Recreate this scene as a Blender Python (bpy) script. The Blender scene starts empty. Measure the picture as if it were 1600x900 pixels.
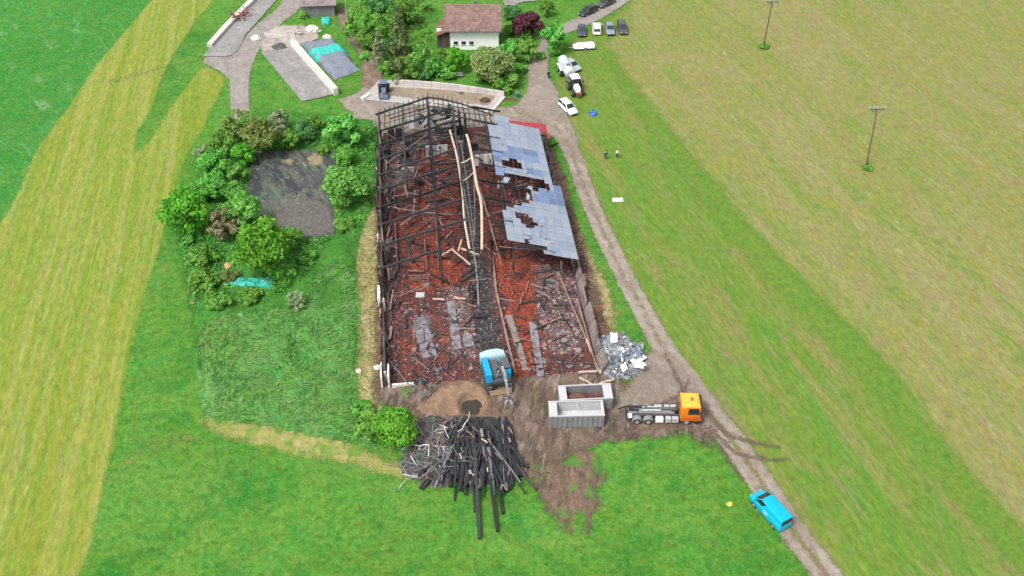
import bpy, math, random
import numpy as np
from mathutils import Matrix, Vector
random.seed(7); np.random.seed(7)
SC = bpy.context.scene
COL = SC.collection

# ------------------------------------------------------------------ camera, world, sun, exposure
CF = 1580.0; TH = math.atan2(1400.0, CF); CH = math.cos(TH) / .00792      # focal length in photo pixels, pitch, drone height
cam = bpy.data.cameras.new('camera'); cam_o = bpy.data.objects.new('camera', cam); COL.objects.link(cam_o)
cam.sensor_width = 36; cam.lens = CF * 36 / 1600; cam.clip_start = 1; cam.clip_end = 3000
cam_o.location = (0, 0, CH); cam_o.rotation_euler = (math.pi / 2 - TH, 0, 0)
SC.camera = cam_o
W = bpy.data.worlds.new('World'); SC.world = W; W.use_nodes = True
wn = W.node_tree.nodes; wl = W.node_tree.links
SUN_EL, SUN_ROT = math.radians(58), math.radians(-135)
sky = wn.new('ShaderNodeTexSky'); sky.sky_type = 'NISHITA'; sky.sun_disc = False
sky.sun_elevation = SUN_EL; sky.sun_rotation = SUN_ROT; sky.dust_density = 4; sky.air_density = 1.0; sky.ozone_density = 1
hs = wn.new('ShaderNodeHueSaturation'); hs.inputs['Saturation'].default_value = .14      # cloud cover greys the sky
wl.new(sky.outputs[0], hs.inputs['Color'])
wl.new(hs.outputs[0], wn['Background'].inputs[0]); wn['Background'].inputs[1].default_value = .125
sun = bpy.data.lights.new('sun', 'SUN'); sun.energy = 1.5; sun.angle = math.radians(15); sun.color = (1, .97, .92)
sun_o = bpy.data.objects.new('sun', sun); COL.objects.link(sun_o)
sd = Vector((math.sin(SUN_ROT) * math.cos(SUN_EL), math.cos(SUN_ROT) * math.cos(SUN_EL), math.sin(SUN_EL)))   # towards the sun
sun_o.rotation_euler = sd.to_track_quat('Z', 'Y').to_euler(); sun_o.location = (0, 0, 60)
SC.view_settings.view_transform = 'Standard'; SC.view_settings.look = 'None'; SC.view_settings.gamma = 1
SC.view_settings.exposure = 0.92
SC.render.engine = 'CYCLES'
SC.cycles.max_bounces = 6; SC.cycles.diffuse_bounces = 2; SC.cycles.glossy_bounces = 2; SC.cycles.transparent_max_bounces = 16

# ------------------------------------------------------------------ helpers
CT, ST = math.cos(TH), math.sin(TH)
def G(u, v, z=0.0):                     # where the ground (or a plane of height z) lies under a point of the survey photo
    x = (u - 800) / CF; y = (v - 450) / CF
    dz = -ST - y * CT; t = (z - CH) / dz
    return (x * t, (CT - y * ST) * t)
def G3(u, v, z=0.0):
    a = G(u, v, z); return Vector((a[0], a[1], z))
def P(x, y, z):
    z = z - CH; dep = y * CT - z * ST; dn = -y * ST - z * CT
    return 800 + CF * x / dep, 450 + CF * dn / dep
def zat(u, v, Y):                       # x and height of the point seen at (u,v) on the vertical plane y=Y
    x = (u - 800) / CF; y = (v - 450) / CF
    t = Y / (CT - y * ST); return x * t, CH + (-ST - y * CT) * t

def tag(o, label=None, cat=None, group=None, kind=None):
    if label: o['label'] = label
    if cat: o['category'] = cat; o['kind'] = 'thing'
    if group: o['group'] = group
    if kind: o['kind'] = kind
    return o
def empty(name, loc, rz=0, label=None, cat=None, group=None, parent=None):
    o = bpy.data.objects.new(name, None); o.empty_display_size = .3; COL.objects.link(o)
    o.location = loc; o.rotation_euler = (0, 0, rz); o.parent = parent
    return tag(o, label, cat, group)
def link_mesh(name, me, parent=None, loc=None, rot=None):
    o = bpy.data.objects.new(name, me); COL.objects.link(o); o.parent = parent
    if loc is not None: o.location = loc
    if rot is not None: o.rotation_euler = rot
    return o

class MB:
    def __init__(s): s.v = []; s.f = []; s.m = []; s.cur = 0
    def add(s, vs, fs):
        b = len(s.v); s.v += [tuple(p) for p in vs]
        for f in fs: s.f.append([i + b for i in f]); s.m.append(s.cur)
        return s
    def box(s, c, d, rot=None, taper=1.0):
        x, y, z = d[0] / 2, d[1] / 2, d[2] / 2
        vs = [Vector(p) for p in ((-x,-y,-z),(x,-y,-z),(x,y,-z),(-x,y,-z),(-x*taper,-y*taper,z),(x*taper,-y*taper,z),(x*taper,y*taper,z),(-x*taper,y*taper,z))]
        if rot is not None: vs = [rot @ p for p in vs]
        c = Vector(c)
        return s.add([p + c for p in vs], [(0,3,2,1),(4,5,6,7),(0,1,5,4),(1,2,6,5),(2,3,7,6),(3,0,4,7)])
    def beam(s, p, q, w, h=None, jit=0, seg=1):
        p, q = Vector(p), Vector(q); h = h or w
        d = (q - p); L = d.length
        if L < 1e-6: return s
        d /= L
        up = Vector((0, 0, 1)) if abs(d.z) < .95 else Vector((1, 0, 0))
        sx = d.cross(up).normalized(); sz = sx.cross(d)
        rings = []
        for i in range(seg + 1):
            c = p.lerp(q, i / seg)
            k = 1.0
            if jit and 0 < i < seg: c = c + sx * random.uniform(-jit, jit) + sz * random.uniform(-jit, jit)
            if jit: k = random.uniform(.75, 1.05)
            rings.append([c + sx * (a * w / 2 * k) + sz * (b * h / 2 * k) for a, b in ((-1,-1),(1,-1),(1,1),(-1,1))])
        return s.loft(rings)
    def loft(s, rings, cap=True):
        n = len(rings[0]); vs = [p for r in rings for p in r]; fs = []
        for i in range(len(rings) - 1):
            for j in range(n):
                k = (j + 1) % n
                fs.append((i*n+j, i*n+k, (i+1)*n+k, (i+1)*n+j))
        if cap:
            fs.append(tuple(range(n - 1, -1, -1))); b = (len(rings) - 1) * n; fs.append(tuple(range(b, b + n)))
        return s.add(vs, fs)
    def tube(s, pts, r, n=6):
        pts = [Vector(p) for p in pts]; rings = []
        if not hasattr(r, '__len__'): r = [r] * len(pts)
        for i, c in enumerate(pts):
            d = (pts[min(i+1, len(pts)-1)] - pts[max(i-1, 0)]).normalized()
            up = Vector((0,0,1)) if abs(d.z) < .9 else Vector((1,0,0))
            a = d.cross(up).normalized(); b = a.cross(d)
            rings.append([c + (a * math.cos(t) + b * math.sin(t)) * r[i] for t in (2*math.pi*j/n for j in range(n))])
        return s.loft(rings)
    def cyl(s, p, q, r0, r1=None, n=12): return s.tube([p, q], [r0, r0 if r1 is None else r1], n)
    def plate(s, pts, th):               # a convex outline with thickness (normal by Newell)
        pts = [Vector(p) for p in pts]; nrm = Vector((0,0,0))
        for i in range(len(pts)):
            a, b = pts[i], pts[(i+1) % len(pts)]; nrm += a.cross(b)
        nrm.normalize()
        return s.loft([[p - nrm * th for p in pts], pts])
    def build(s, name, mats, parent=None, smooth=False, loc=None, rot=None, cols=None):
        me = bpy.data.meshes.new(name)
        me.from_pydata(s.v, [], s.f)
        if not isinstance(mats, (list, tuple)): mats = [mats]
        for m in mats: me.materials.append(m)
        if len(mats) > 1: me.polygons.foreach_set('material_index', s.m)
        if smooth: me.polygons.foreach_set('use_smooth', [True] * len(s.f))
        if cols is not None:
            at = me.attributes.new('tint', 'FLOAT_COLOR', 'FACE')
            at.data.foreach_set('color', np.asarray(cols, 'f').ravel())
        me.update()
        return link_mesh(name, me, parent, loc, rot)

# value noise in numpy
_rt = np.random.RandomState(3).rand(256, 256)
def vn(x, y, s=1.0, o=0):
    x = np.asarray(x) / s + o * 17.3; y = np.asarray(y) / s + o * 9.7
    i = np.floor(x).astype(int); j = np.floor(y).astype(int); fx = x - i; fy = y - j
    fx = fx*fx*(3-2*fx); fy = fy*fy*(3-2*fy); i &= 255; j &= 255; i2 = (i+1) & 255; j2 = (j+1) & 255
    return (_rt[i,j]*(1-fx)+_rt[i2,j]*fx)*(1-fy) + (_rt[i,j2]*(1-fx)+_rt[i2,j2]*fx)*fy
def fbm(x, y, s, n=4, o=0):
    t = 0; a = .5
    for k in range(n): t = t + a * vn(x, y, s / 2**k, o + k); a *= .5
    return t
def sdf(poly, X, Y):                     # signed distance, negative inside
    p = np.asarray(poly, float); d2 = np.full(X.shape, 1e18); ins = np.zeros(X.shape, bool)
    for i in range(len(p)):
        a = p[i]; b = p[(i+1) % len(p)]; e = b - a
        wx = X - a[0]; wy = Y - a[1]
        t = np.clip((wx*e[0] + wy*e[1]) / max(e @ e, 1e-9), 0, 1)
        d2 = np.minimum(d2, (wx - t*e[0])**2 + (wy - t*e[1])**2)
        c = (a[1] > Y) != (b[1] > Y)
        with np.errstate(divide='ignore', invalid='ignore'):
            xi = e[0] * (Y - a[1]) / (e[1] if e[1] else 1e-12) + a[0]
        ins ^= c & (X < xi)
    d = np.sqrt(d2); return np.where(ins, -d, d)
def smooth_line(pts, n=8, closed=False):
    pts = [np.array(p, float) for p in pts]; out = []
    N = len(pts)
    rng = range(N if closed else N - 1)
    for i in rng:
        if closed: p0, p1, p2, p3 = pts[i-1], pts[i], pts[(i+1) % N], pts[(i+2) % N]
        else: p0, p1, p2, p3 = pts[max(i-1,0)], pts[i], pts[i+1], pts[min(i+2,N-1)]
        for k in range(n):
            t = k / n
            out.append(.5*((2*p1)+(-p0+p2)*t+(2*p0-5*p1+4*p2-p3)*t*t+(-p0+3*p1-3*p2+p3)*t**3))
    if not closed: out.append(pts[-1])
    return out
def gp(pts): return [G(*p) for p in pts]

# ------------------------------------------------------------------ materials
def rgb(c): return (c[0], c[1], c[2], 1)
class NT:
    def __init__(s, name):
        s.m = bpy.data.materials.new(name); s.m.use_nodes = True; s.t = s.m.node_tree; s.n = s.t.nodes; s.bs = s.n['Principled BSDF']; s.out = s.n['Material Output']
        s.tc = None; s.obj = 'Object'
    def new(s, t, **kw):
        n = s.n.new(t)
        for k, v in kw.items(): setattr(n, k, v)
        return n
    def link(s, a, b): s.t.links.new(a, b)
    def coord(s):
        if s.tc is None: s.tc = s.new('ShaderNodeTexCoord')
        return s.tc.outputs[s.obj]
    def noise(s, size, head=0, detail=4, dist=0, rough=.55, seed=0):
        if not hasattr(size, '__len__'): size = (size, size)
        mp = s.new('ShaderNodeMapping', vector_type='TEXTURE'); mp.inputs['Rotation'].default_value = (0, 0, -math.radians(head))
        mp.inputs['Scale'].default_value = (size[0], size[1], min(size)); mp.inputs['Location'].default_value = (seed*13.7, seed*7.1, seed*3.3)
        s.link(s.coord(), mp.inputs['Vector'])
        nz = s.new('ShaderNodeTexNoise'); nz.inputs['Scale'].default_value = 1; nz.inputs['Detail'].default_value = detail
        nz.inputs['Roughness'].default_value = rough; nz.inputs['Distortion'].default_value = dist
        s.link(mp.outputs[0], nz.inputs['Vector']); return nz.outputs['Fac']
    def rng(s, sock, lo, hi, a=0., b=1.):
        r = s.new('ShaderNodeMapRange', interpolation_type='SMOOTHSTEP')
        for k, v in zip((1,2,3,4), (lo, hi, a, b)): r.inputs[k].default_value = v
        s.link(sock, r.inputs[0]); return r.outputs[0]
    def mix(s, fac, a, b, mode='MIX'):
        m = s.new('ShaderNodeMix', data_type='RGBA', blend_type=mode)
        if hasattr(fac, 'is_output'): s.link(fac, m.inputs[0])
        else: m.inputs[0].default_value = fac
        for sk, v in ((m.inputs[6], a), (m.inputs[7], b)):
            if hasattr(v, 'is_output'): s.link(v, sk)
            else: sk.default_value = rgb(v)
        return m.outputs[2]
    def math(s, op, a, b=None):
        m = s.new('ShaderNodeMath', operation=op)
        for i, v in enumerate((a, b)):
            if v is None: continue
            if hasattr(v, 'is_output'): s.link(v, m.inputs[i])
            else: m.inputs[i].default_value = v
        return m.outputs[0]
    def attr(s, name, out='Fac'):
        a = s.new('ShaderNodeAttribute', attribute_name=name); return a.outputs[out]
    def bump(s, h, strength=.5, dist=.1):
        b = s.new('ShaderNodeBump'); b.inputs['Strength'].default_value = strength; b.inputs['Distance'].default_value = dist
        s.link(h, b.inputs['Height']); s.link(b.outputs[0], s.bs.inputs['Normal'])
    def col(s, c):
        if hasattr(c, 'is_output'): s.link(c, s.bs.inputs['Base Color'])
        else: s.bs.inputs['Base Color'].default_value = rgb(c)
    def set(s, **kw):
        for k, v in kw.items(): s.bs.inputs[k].default_value = v

def layered(t, base, layers):
    """layers: (colour, size, heading, lo, hi, amount[, detail, distortion])"""
    c = base
    for i, L in enumerate(layers):
        colr, size, head, lo, hi, amt = L[:6]; det = L[6] if len(L) > 6 else 5; dis = L[7] if len(L) > 7 else 0
        if isinstance(size, str):        # attribute driven: size = attribute name
            f = t.rng(t.attr(size), lo, hi, 0, amt)
            if head: f = t.math('MULTIPLY', f, t.rng(t.noise(head, 0, 6, 0, .6, i + 3), .35, .62))
        else: f = t.rng(t.noise(size, head, det, dis, .6, i + 1), lo, hi, 0, amt)
        c = t.mix(f, c, colr)
    return c
def ground_mat(name, base, layers, soft=None, amp=.6, nsc=1.6, rough=.95, bump=None, alpha_max=1.0, spec=.2, grain=.21):
    t = NT(name); c = layered(t, base, layers)
    if 'grass' not in name and 'mown' not in name and 'meadow' not in name: grain = .18
    gh = -9 if name == 'mown_strip' else -19 if name in ('mown_hay_field', 'grass_verge') else None
    gs = (.8, .9) if gh is None else (.55, 1.7)
    g = t.rng(t.noise(gs, gh or 0, 8, .2, .8, 41), .34, .66, 1 - grain, 1 + grain); hv = t.new('ShaderNodeHueSaturation'); t.link(g, hv.inputs['Value'])
    t.link(t.rng(t.noise((1.5, 1.7) if gh is None else (1.2, 4.5), gh or 0, 6, .3, .72, 47), .35, .65, .482, .518), hv.inputs['Hue']) if grain > .2 else None
    if hasattr(c, 'is_output'): t.link(c, hv.inputs['Color'])
    else: hv.inputs['Color'].default_value = rgb(c)
    t.col(hv.outputs[0]); t.set(Roughness=rough, **{'Specular IOR Level': spec})
    if bump: t.bump(t.noise(bump[0], 0, 6, bump[3] if len(bump) > 3 else 0), bump[1], bump[2])
    if soft is not None:
        v = t.math('ADD', t.attr('d'), t.math('MULTIPLY', t.math('SUBTRACT', t.noise(nsc, 0, 6, 0, .65, 9), .5), amp * 2))
        fine = t.noise(.16, 0, 2, 0, .6, 21)              # tufts: every point is either covered or bare
        v = t.math('ADD', v, t.math('MULTIPLY', t.math('SUBTRACT', fine, .5), soft * 5))
        a = t.math('LESS_THAN', v, 0.0)
        if alpha_max < 1: a = t.math('MULTIPLY', a, t.math('GREATER_THAN', t.noise(.2, 0, 3, 0, .6, 33), .5 + (.5 - alpha_max) * .35))
        tr = t.new('ShaderNodeBsdfTransparent'); mx = t.new('ShaderNodeMixShader')
        t.link(a, mx.inputs[0]); t.link(tr.outputs[0], mx.inputs[1]); t.link(t.bs.outputs[0], mx.inputs[2]); t.link(mx.outputs[0], t.out.inputs[0])
    return t.m
def M(name, base, var=(), rough=.7, metal=0., bump=None, rnd=0., spec=.4, coord='Object'):
    t = NT(name); t.obj = coord; c = layered(t, base, var) if var else base
    if rnd:
        oi = t.new('ShaderNodeObjectInfo')
        hsv = t.new('ShaderNodeHueSaturation'); t.link(t.rng(oi.outputs['Random'], 0, 1, 1 - rnd, 1 + rnd), hsv.inputs['Value'])
        if hasattr(c, 'is_output'): t.link(c, hsv.inputs['Color'])
        else: hsv.inputs['Color'].default_value = rgb(c)
        c = hsv.outputs[0]
    t.col(c); t.set(Roughness=rough, Metallic=metal, **{'Specular IOR Level': spec})
    if bump: t.bump(t.noise(bump[0], 0, 6), bump[1], bump[2])
    return t.m

_lvl = [0]
def grid_sheet(name, fn_d, bbox, res, mat, kind='structure', margin=2.0, zfn=None, extra=None, z=None):
    if z is None: _lvl[0] += 1; z = .004 * _lvl[0]
    x0, y0, x1, y1 = bbox; x0 -= margin; y0 -= margin; x1 += margin; y1 += margin
    nx = max(2, int((x1-x0)/res)+1); ny = max(2, int((y1-y0)/res)+1)
    X, Y = np.meshgrid(np.linspace(x0, x1, nx), np.linspace(y0, y1, ny))
    D = fn_d(X, Y)
    Z = np.full(X.shape, z) if zfn is None else z + zfn(X, Y, D)
    keep = D < margin
    cell = keep[:-1,:-1] & keep[1:,:-1] & keep[:-1,1:] & keep[1:,1:]
    idx = np.arange(nx*ny).reshape(ny, nx)
    q = np.stack([idx[:-1,:-1][cell], idx[:-1,1:][cell], idx[1:,1:][cell], idx[1:,:-1][cell]], 1)
    used, inv = np.unique(q, return_inverse=True); q = inv.reshape(-1, 4)
    V = np.stack([X.ravel(), Y.ravel(), Z.ravel()], 1)[used]
    me = bpy.data.meshes.new(name); me.from_pydata(V.tolist(), [], q.tolist())
    def put(nm, A): me.attributes.new(nm, 'FLOAT', 'POINT').data.foreach_set('value', A.ravel()[used].astype('f'))
    put('d', D)
    if extra:
        for nm, fn in extra.items(): put(nm, fn(X, Y, D))
    me.materials.append(mat); me.polygons.foreach_set('use_smooth', [True]*len(me.polygons)); me.update()
    o = link_mesh(name, me); tag(o, kind=kind); return o
def bb(p): p = np.asarray(p); return (p[:,0].min(), p[:,1].min(), p[:,0].max(), p[:,1].max())
def poly_sheet(name, px, mat, res=1.0, margin=1.5, world=False, sm=0, **kw):
    w = px if world else gp(px)
    if sm: w = smooth_line(w, sm, True)
    return grid_sheet(name, lambda X, Y: sdf(w, X, Y), bb(w), res, mat, margin=margin, **kw)
def line_fields(px, n=8):
    L = np.array(smooth_line([(*G(u, v), w) for u, v, w in px], n))
    def f(X, Y):
        best = np.full(X.shape, 1e9); lat = np.zeros(X.shape)
        for i in range(len(L)-1):
            a = L[i,:2]; e = L[i+1,:2]-a; l2 = max(e @ e, 1e-9)
            wx = X-a[0]; wy = Y-a[1]; t = np.clip((wx*e[0]+wy*e[1])/l2, 0, 1)
            dd = np.hypot(wx-t*e[0], wy-t*e[1]); hw = (L[i,2]*(1-t)+L[i+1,2]*t)/2
            c = (e[0]*wy-e[1]*wx)/math.sqrt(l2)
            m = dd-hw < best; best = np.where(m, dd-hw, best); lat = np.where(m, np.sign(c)*dd, lat)
        return best, lat
    return f, L
def line_sheet(name, px, mat, res=.5, margin=1.2, n=8, **kw):
    f, L = line_fields(px, n)
    b = bb(L[:,:2]); h = L[:,2].max() / 2
    return grid_sheet(name, lambda X, Y: f(X, Y)[0], (b[0]-h, b[1]-h, b[2]+h, b[3]+h), res, mat, margin=margin+max(0,0), extra={'lat': lambda X, Y, D: f(X, Y)[1], 'alat': lambda X, Y, D: np.abs(f(X, Y)[1])}, **kw)
# ------------------------------------------------------------------ the land
ROW_L, ROW_R = -9, -19                    # headings of the mown rows, degrees from +Y
gm = ground_mat('meadow_grass', (.068, .174, .017), [((.10, .20, .035), 11, 40, .5, .64, .6, 5, .8), ((.20, .15, .075), (1.6, 1.0), 0, .62, .72, .6, 6, .8), ((.08, .205, .028), (1.3, 11), 78, .5, .64, .55, 4, .3), ((.03, .13, .014), (1.0, 9), 84, .54, .68, .5, 4, .3),
    ((.085, .22, .03), 26, 20, .42, .68, .7, 4, .4), ((.022, .13, .014), 9, -30, .45, .7, .75, 5, 1.0),
    ((.11, .21, .04), (2.2, 7), -60, .55, .75, .45, 5, .6), ((.16, .19, .06), 3.2, 0, .66, .8, .5, 6, .5),
    ((.02, .10, .012), .9, 0, .5, .68, .6, 4), ((.03, .13, .014), .45, 0, .52, .66, .5, 3), ((.11, .27, .05), .3, 0, .54, .68, .5, 3)], bump=(.45, .8, .22))
me = bpy.data.meshes.new('ground'); S = 1500
me.from_pydata([(-S, -S+200, 0), (S, -S+200, 0), (S, S+200, 0), (-S, S+200, 0)], [], [(0,1,2,3)]); me.materials.append(gm)
tag(link_mesh('ground', me), kind='structure')

# tall darker meadow beyond the left mown strip, with wind-laid pale streaks
m = ground_mat('tall_meadow', (.045, .178, .024), [
    ((.028, .15, .022), (10, 24), 30, .42, .66, .6, 5, .8), ((.075, .23, .04), 30, 0, .45, .7, .55, 4),
    ((.16, .27, .13), (7, 3.0), 55, .56, .72, .55, 6, 1.6), ((.10, .24, .09), (3.2, 1.0), 60, .52, .7, .55, 6, 1.2),
    ((.02, .12, .016), .8, 0, .5, .68, .5), ((.09, .26, .06), .3, 0, .55, .75, .35, 3)], soft=.5, amp=.6, bump=(.6, .7, .25))
poly_sheet('tall_meadow', [(240,-8),(206,40),(155,100),(108,170),(63,230),(28,310),(2,352),(-40,420),(-110,520),(-420,520),(-420,-60),(240,-60)], m, 2.0, margin=3)

m = ground_mat('mown_strip', (.168, .205, .026), [
    ((.125, .215, .024), (30, 60), 0, .4, .66, .35, 3), ((.235, .245, .06), (1.7, 110), ROW_L, .46, .6, .6, 3, .06), ((.26, .26, .09), (.7, 45), ROW_L, .52, .7, .6, 5, .2),
    ((.10, .19, .014), (1.5, 90), ROW_L, .5, .62, .5, 3, .06), ((.26, .25, .09), (.8, 14), ROW_L, .56, .74, .6, 5, .2),
    ((.36, .36, .22), (1.0, 3.0), ROW_L, .65, .76, .6, 6, .4), ((.24, .19, .09), (1.0, 9), ROW_L, .58, .68, .45, 6, .3), ((.09, .17, .015), (.7, 9), ROW_L, .56, .68, .45, 6, .2), ((.10, .17, .02), (.5, 1.1), ROW_L, .52, .75, .5, 4), ((.3, .32, .12), .35, 0, .55, .75, .35, 3)],
    soft=.45, amp=.55, bump=(.5, .4, .12))
poly_sheet('mown_field', [(325,-40),(333,0),(300,40),(277,77),(260,103),(247,133),(233,180),(213,203),(208,242),(233,223),(263,173),(283,147),(310,110),(322,104),(340,112),(353,123),
    (340,150),(317,200),(293,240),(277,283),(262,340),(245,400),(228,450),(215,500),(200,560),(185,640),(178,690),(165,740),(152,800),(138,860),(122,905),(100,960),(-100,960),(-60,450),
    (0,350),(25,310),(60,230),(105,170),(152,100),(203,40),(237,0),(250,-40)], m, 1.0)

m = ground_mat('mown_hay_field', (.172, .178, .052), [
    ((.20, .185, .08), (14, 60), ROW_R, .42, .62, .75, 4, .4), ((.115, .18, .03), (7, 30), ROW_R, .48, .64, .75, 4, .5),
    ((.22, .215, .085), (1.6, 22), ROW_R, .5, .7, .6, 5, .25), ((.17, .19, .04), (1.6, 20), ROW_R, .52, .7, .6, 5, .2),
    ((.28, .26, .14), (.7, 4), ROW_R, .58, .74, .6, 6, .4), ((.12, .15, .035), (1.0, 3.0), ROW_R, .58, .72, .6, 6, .4), ((.20, .15, .085), (2.6, 4), ROW_R, .55, .68, .7, 6, 1), ((.19, .19, .03), (2.0, 3.5), ROW_R, .54, .66, .7, 6, .8), ((.17, .17, .05), (.45, 1.3), ROW_R, .52, .76, .5, 4), ((.28, .27, .12), .35, 0, .56, .76, .35, 3)],
    soft=1.4, amp=2.6, nsc=5, bump=(.5, .4, .12))
vg = ground_mat('grass_verge', (.102, .172, .024), [
    ((.075, .175, .02), (5, 36), ROW_R, .48, .66, .7, 4, .3), ((.17, .165, .05), (2.6, 22), ROW_R, .49, .66, .8, 5, .4), ((.2, .15, .085), (1.2, 6), ROW_R, .54, .68, .65, 6, .4),
    ((.14, .22, .04), (1.0, 7), ROW_R, .5, .7, .5, 5, .3), ((.05, .14, .015), .7, 0, .52, .74, .5), ((.16, .24, .05), .3, 0, .55, .75, .35, 3)],
    soft=1.0, amp=1.2, nsc=3, bump=(.5, .45, .15))
poly_sheet('grass_verge', [(900,60),(985,5),(1020,-30),(1100,100),(1750,700),(1750,980),(1320,980),(1240,830),(1150,700),(1075,600),(1010,500),(960,400),(912,295),(880,210),(862,140)], vg, 1.5, margin=2.5)
poly_sheet('hay_field', [(1000,-60),(985,12),(965,48),(950,80),(968,112),(1000,155),(1045,205),(1095,262),(1150,330),(1205,392),(1270,455),(1345,525),(1412,600),(1470,680),(1530,752),(1600,832),(1720,960),
    (1950,960),(1950,-60)], m, 2.0, margin=5)

gs_ = ground_mat('green_strip_grass', (.094, .172, .023), [((.11, .18, .028), (2.0, 14), ROW_R, .48, .66, .7, 5, .3), ((.16, .16, .05), (1.0, 5), ROW_R, .58, .72, .5, 6, .3), ((.045, .13, .012), .7, 0, .52, .7, .5)], soft=1.8, amp=3.6, nsc=5, bump=(.45, .5, .15))
line_sheet('green_strip', [(952,84,2.0),(985,140,3.1),(1040,214,3.7),(1100,288,4.1),(1165,370,4.1),(1240,452,4.1),(1312,526,4.1),(1386,604,4.1),(1440,682,4.1),(1500,756,4.1),(1566,830,4.1),(1690,960,4.1)], gs_, res=.8, margin=2.5)
# rough tall grass left of the barn (real lumps), undergrowth floor round the lagoon, dry strips
m = ground_mat('long_grass', (.07, .225, .04), [
    ((.12, .25, .085), (3.5, 1.6), 50, .46, .68, .8, 6, 1.8), ((.025, .12, .015), (2.0, 1.2), 40, .5, .68, .75, 6, 1.4),
    ((.17, .29, .13), (1.4, .6), 55, .55, .72, .6, 6, 1.2), ((.12, .22, .04), 8, 0, .5, .7, .5), ((.02, .09, .012), .5, 0, .52, .72, .5), ((.15, .31, .09), .25, 0, .55, .72, .4, 3)],
    soft=.8, amp=2.2, nsc=3, bump=(.4, .8, .25))
def lump(h, s):
    return lambda X, Y, D: np.clip(-D / 1.5, 0, 1) * h * (fbm(X, Y * .8, s, 4, 5) ** 1.5) * 1.5
poly_sheet('long_grass', [(308,520),(330,488),(400,478),(462,468),(488,420),(516,382),(552,376),(556,440),(558,520),(560,600),(560,650),(600,700),(560,696),(500,684),(430,668),(320,654),(312,600)], m, .4, kind='stuff', zfn=lump(.55, 2.2))
m = ground_mat('undergrowth_floor', (.045, .17, .022), [
    ((.06, .19, .03), 5, 0, .44, .68, .8, 6, .8), ((.025, .10, .014), 1.6, 0, .48, .66, .7, 6, .8), ((.10, .23, .05), 1.0, 0, .58, .72, .6, 6, .5), ((.11, .13, .05), 2.2, 0, .62, .76, .5), ((.02, .07, .01), .4, 0, .5, .7, .5)],
    soft=.8, amp=1.2, nsc=2.5, bump=(.4, .9, .3))
LAG_PX = [(397,238),(430,236),(469,234),(500,234),(526,235),(523,262),(512,294),(520,330),(524,368),(496,371),(472,372),(445,358),(416,346),(399,332),(384,302),(391,268)]
LAG_W = gp(LAG_PX)
RV = gp([(286,410),(276,360),(300,300),(330,230),(370,185),(420,175),(520,180),(585,188),(592,300),(560,380),(552,470),(520,490),(470,500),(400,490),(330,505),(306,540),(296,470)])
grid_sheet('rough_vegetation', lambda X, Y: np.maximum(sdf(RV, X, Y), .3 - sdf(LAG_W, X, Y)), bb(RV), .6, m, kind='stuff', margin=1.5, zfn=lump(.7, 3.0))
dry = ground_mat('dry_grass', (.27, .235, .10), [
    ((.14, .17, .05), 2.5, 0, .46, .66, .8, 6, .8), ((.38, .33, .19), (1.0, 2.2), 0, .5, .7, .7, 6), ((.22, .13, .05), 1.8, 0, .6, .74, .6), ((.12, .12, .04), .5, 0, .5, .72, .55), ((.42, .36, .24), .3, 0, .56, .74, .5, 3)],
    soft=.7, amp=1.0, nsc=1.4, bump=(.4, .7, .2))
poly_sheet('dry_grass', [(572,312),(588,300),(592,400),(594,480),(597,560),(592,640),(560,622),(560,560),(564,480),(556,430),(555,370)], dry, .5, sm=4)
poly_sheet('dry_grass', [(850,235),(862,240),(878,300),(898,340),(922,400),(946,440),(960,490),(956,520),(930,525),(912,455),(898,398),(878,330),(863,290),(852,258)], dry, .5, sm=4)
m = ground_mat('dry_path', (.23, .225, .07), [((.34, .29, .13), (3, 1.2), 70, .5, .68, .8, 6), ((.10, .20, .03), 2.0, 0, .48, .6, .9, 6, .5), ((.2, .17, .06), .6, 0, .52, .74, .6), ((.4, .35, .2), .4, 0, .6, .76, .5)],
    soft=.8, amp=1.8, nsc=2.2, bump=(.4, .4, .1))
line_sheet('dry_path', [(318,658,.8),(350,668,2.2),(420,682,3.2),(480,692,3.4),(545,708,3.2),(600,728,2.0),(630,740,.8)], m)
m = ground_mat('worn_grass', (.20, .19, .055), [((.25, .2, .09), 1.2, 0, .5, .7, .7), ((.08, .18, .025), 2, 0, .5, .64, .9)], soft=.9, amp=2.0, nsc=2.2, alpha_max=.35)
line_sheet('worn_path', [(176,748,1.0),(205,716,1.6),(260,690,1.2),(300,690,1.0)], m)
line_sheet('worn_path', [(170,128,1.2),(215,116,1.0),(262,104,.8),(315,92,.8)], ground_mat('wheel_mark', (.16, .16, .06), [], soft=.5, amp=.9, alpha_max=.35))

# scorched ground along both long walls of the barn
sc = ground_mat('scorched_ground', (.10, .065, .05), [((.19, .06, .04), 1.4, 0, .5, .62, .85, 6), ((.04, .032, .03), 1.0, 0, .5, .64, .85, 6), ((.24, .21, .19), .6, 0, .6, .72, .7)], soft=.5, amp=1.2, nsc=1.6, bump=(.3, .9, .15))
line_sheet('scorched_ground', [(603,610,3.2),(601,520,2.6),(599,430,2.2),(596,330,2.0),(595,230,1.6)], sc)
line_sheet('scorched_ground', [(940,595,3.4),(930,540,4.2),(916,480,4.6),(900,420,4.4),(884,350,3.4),(868,285,3.4),(852,230,2.4)], sc)
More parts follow.
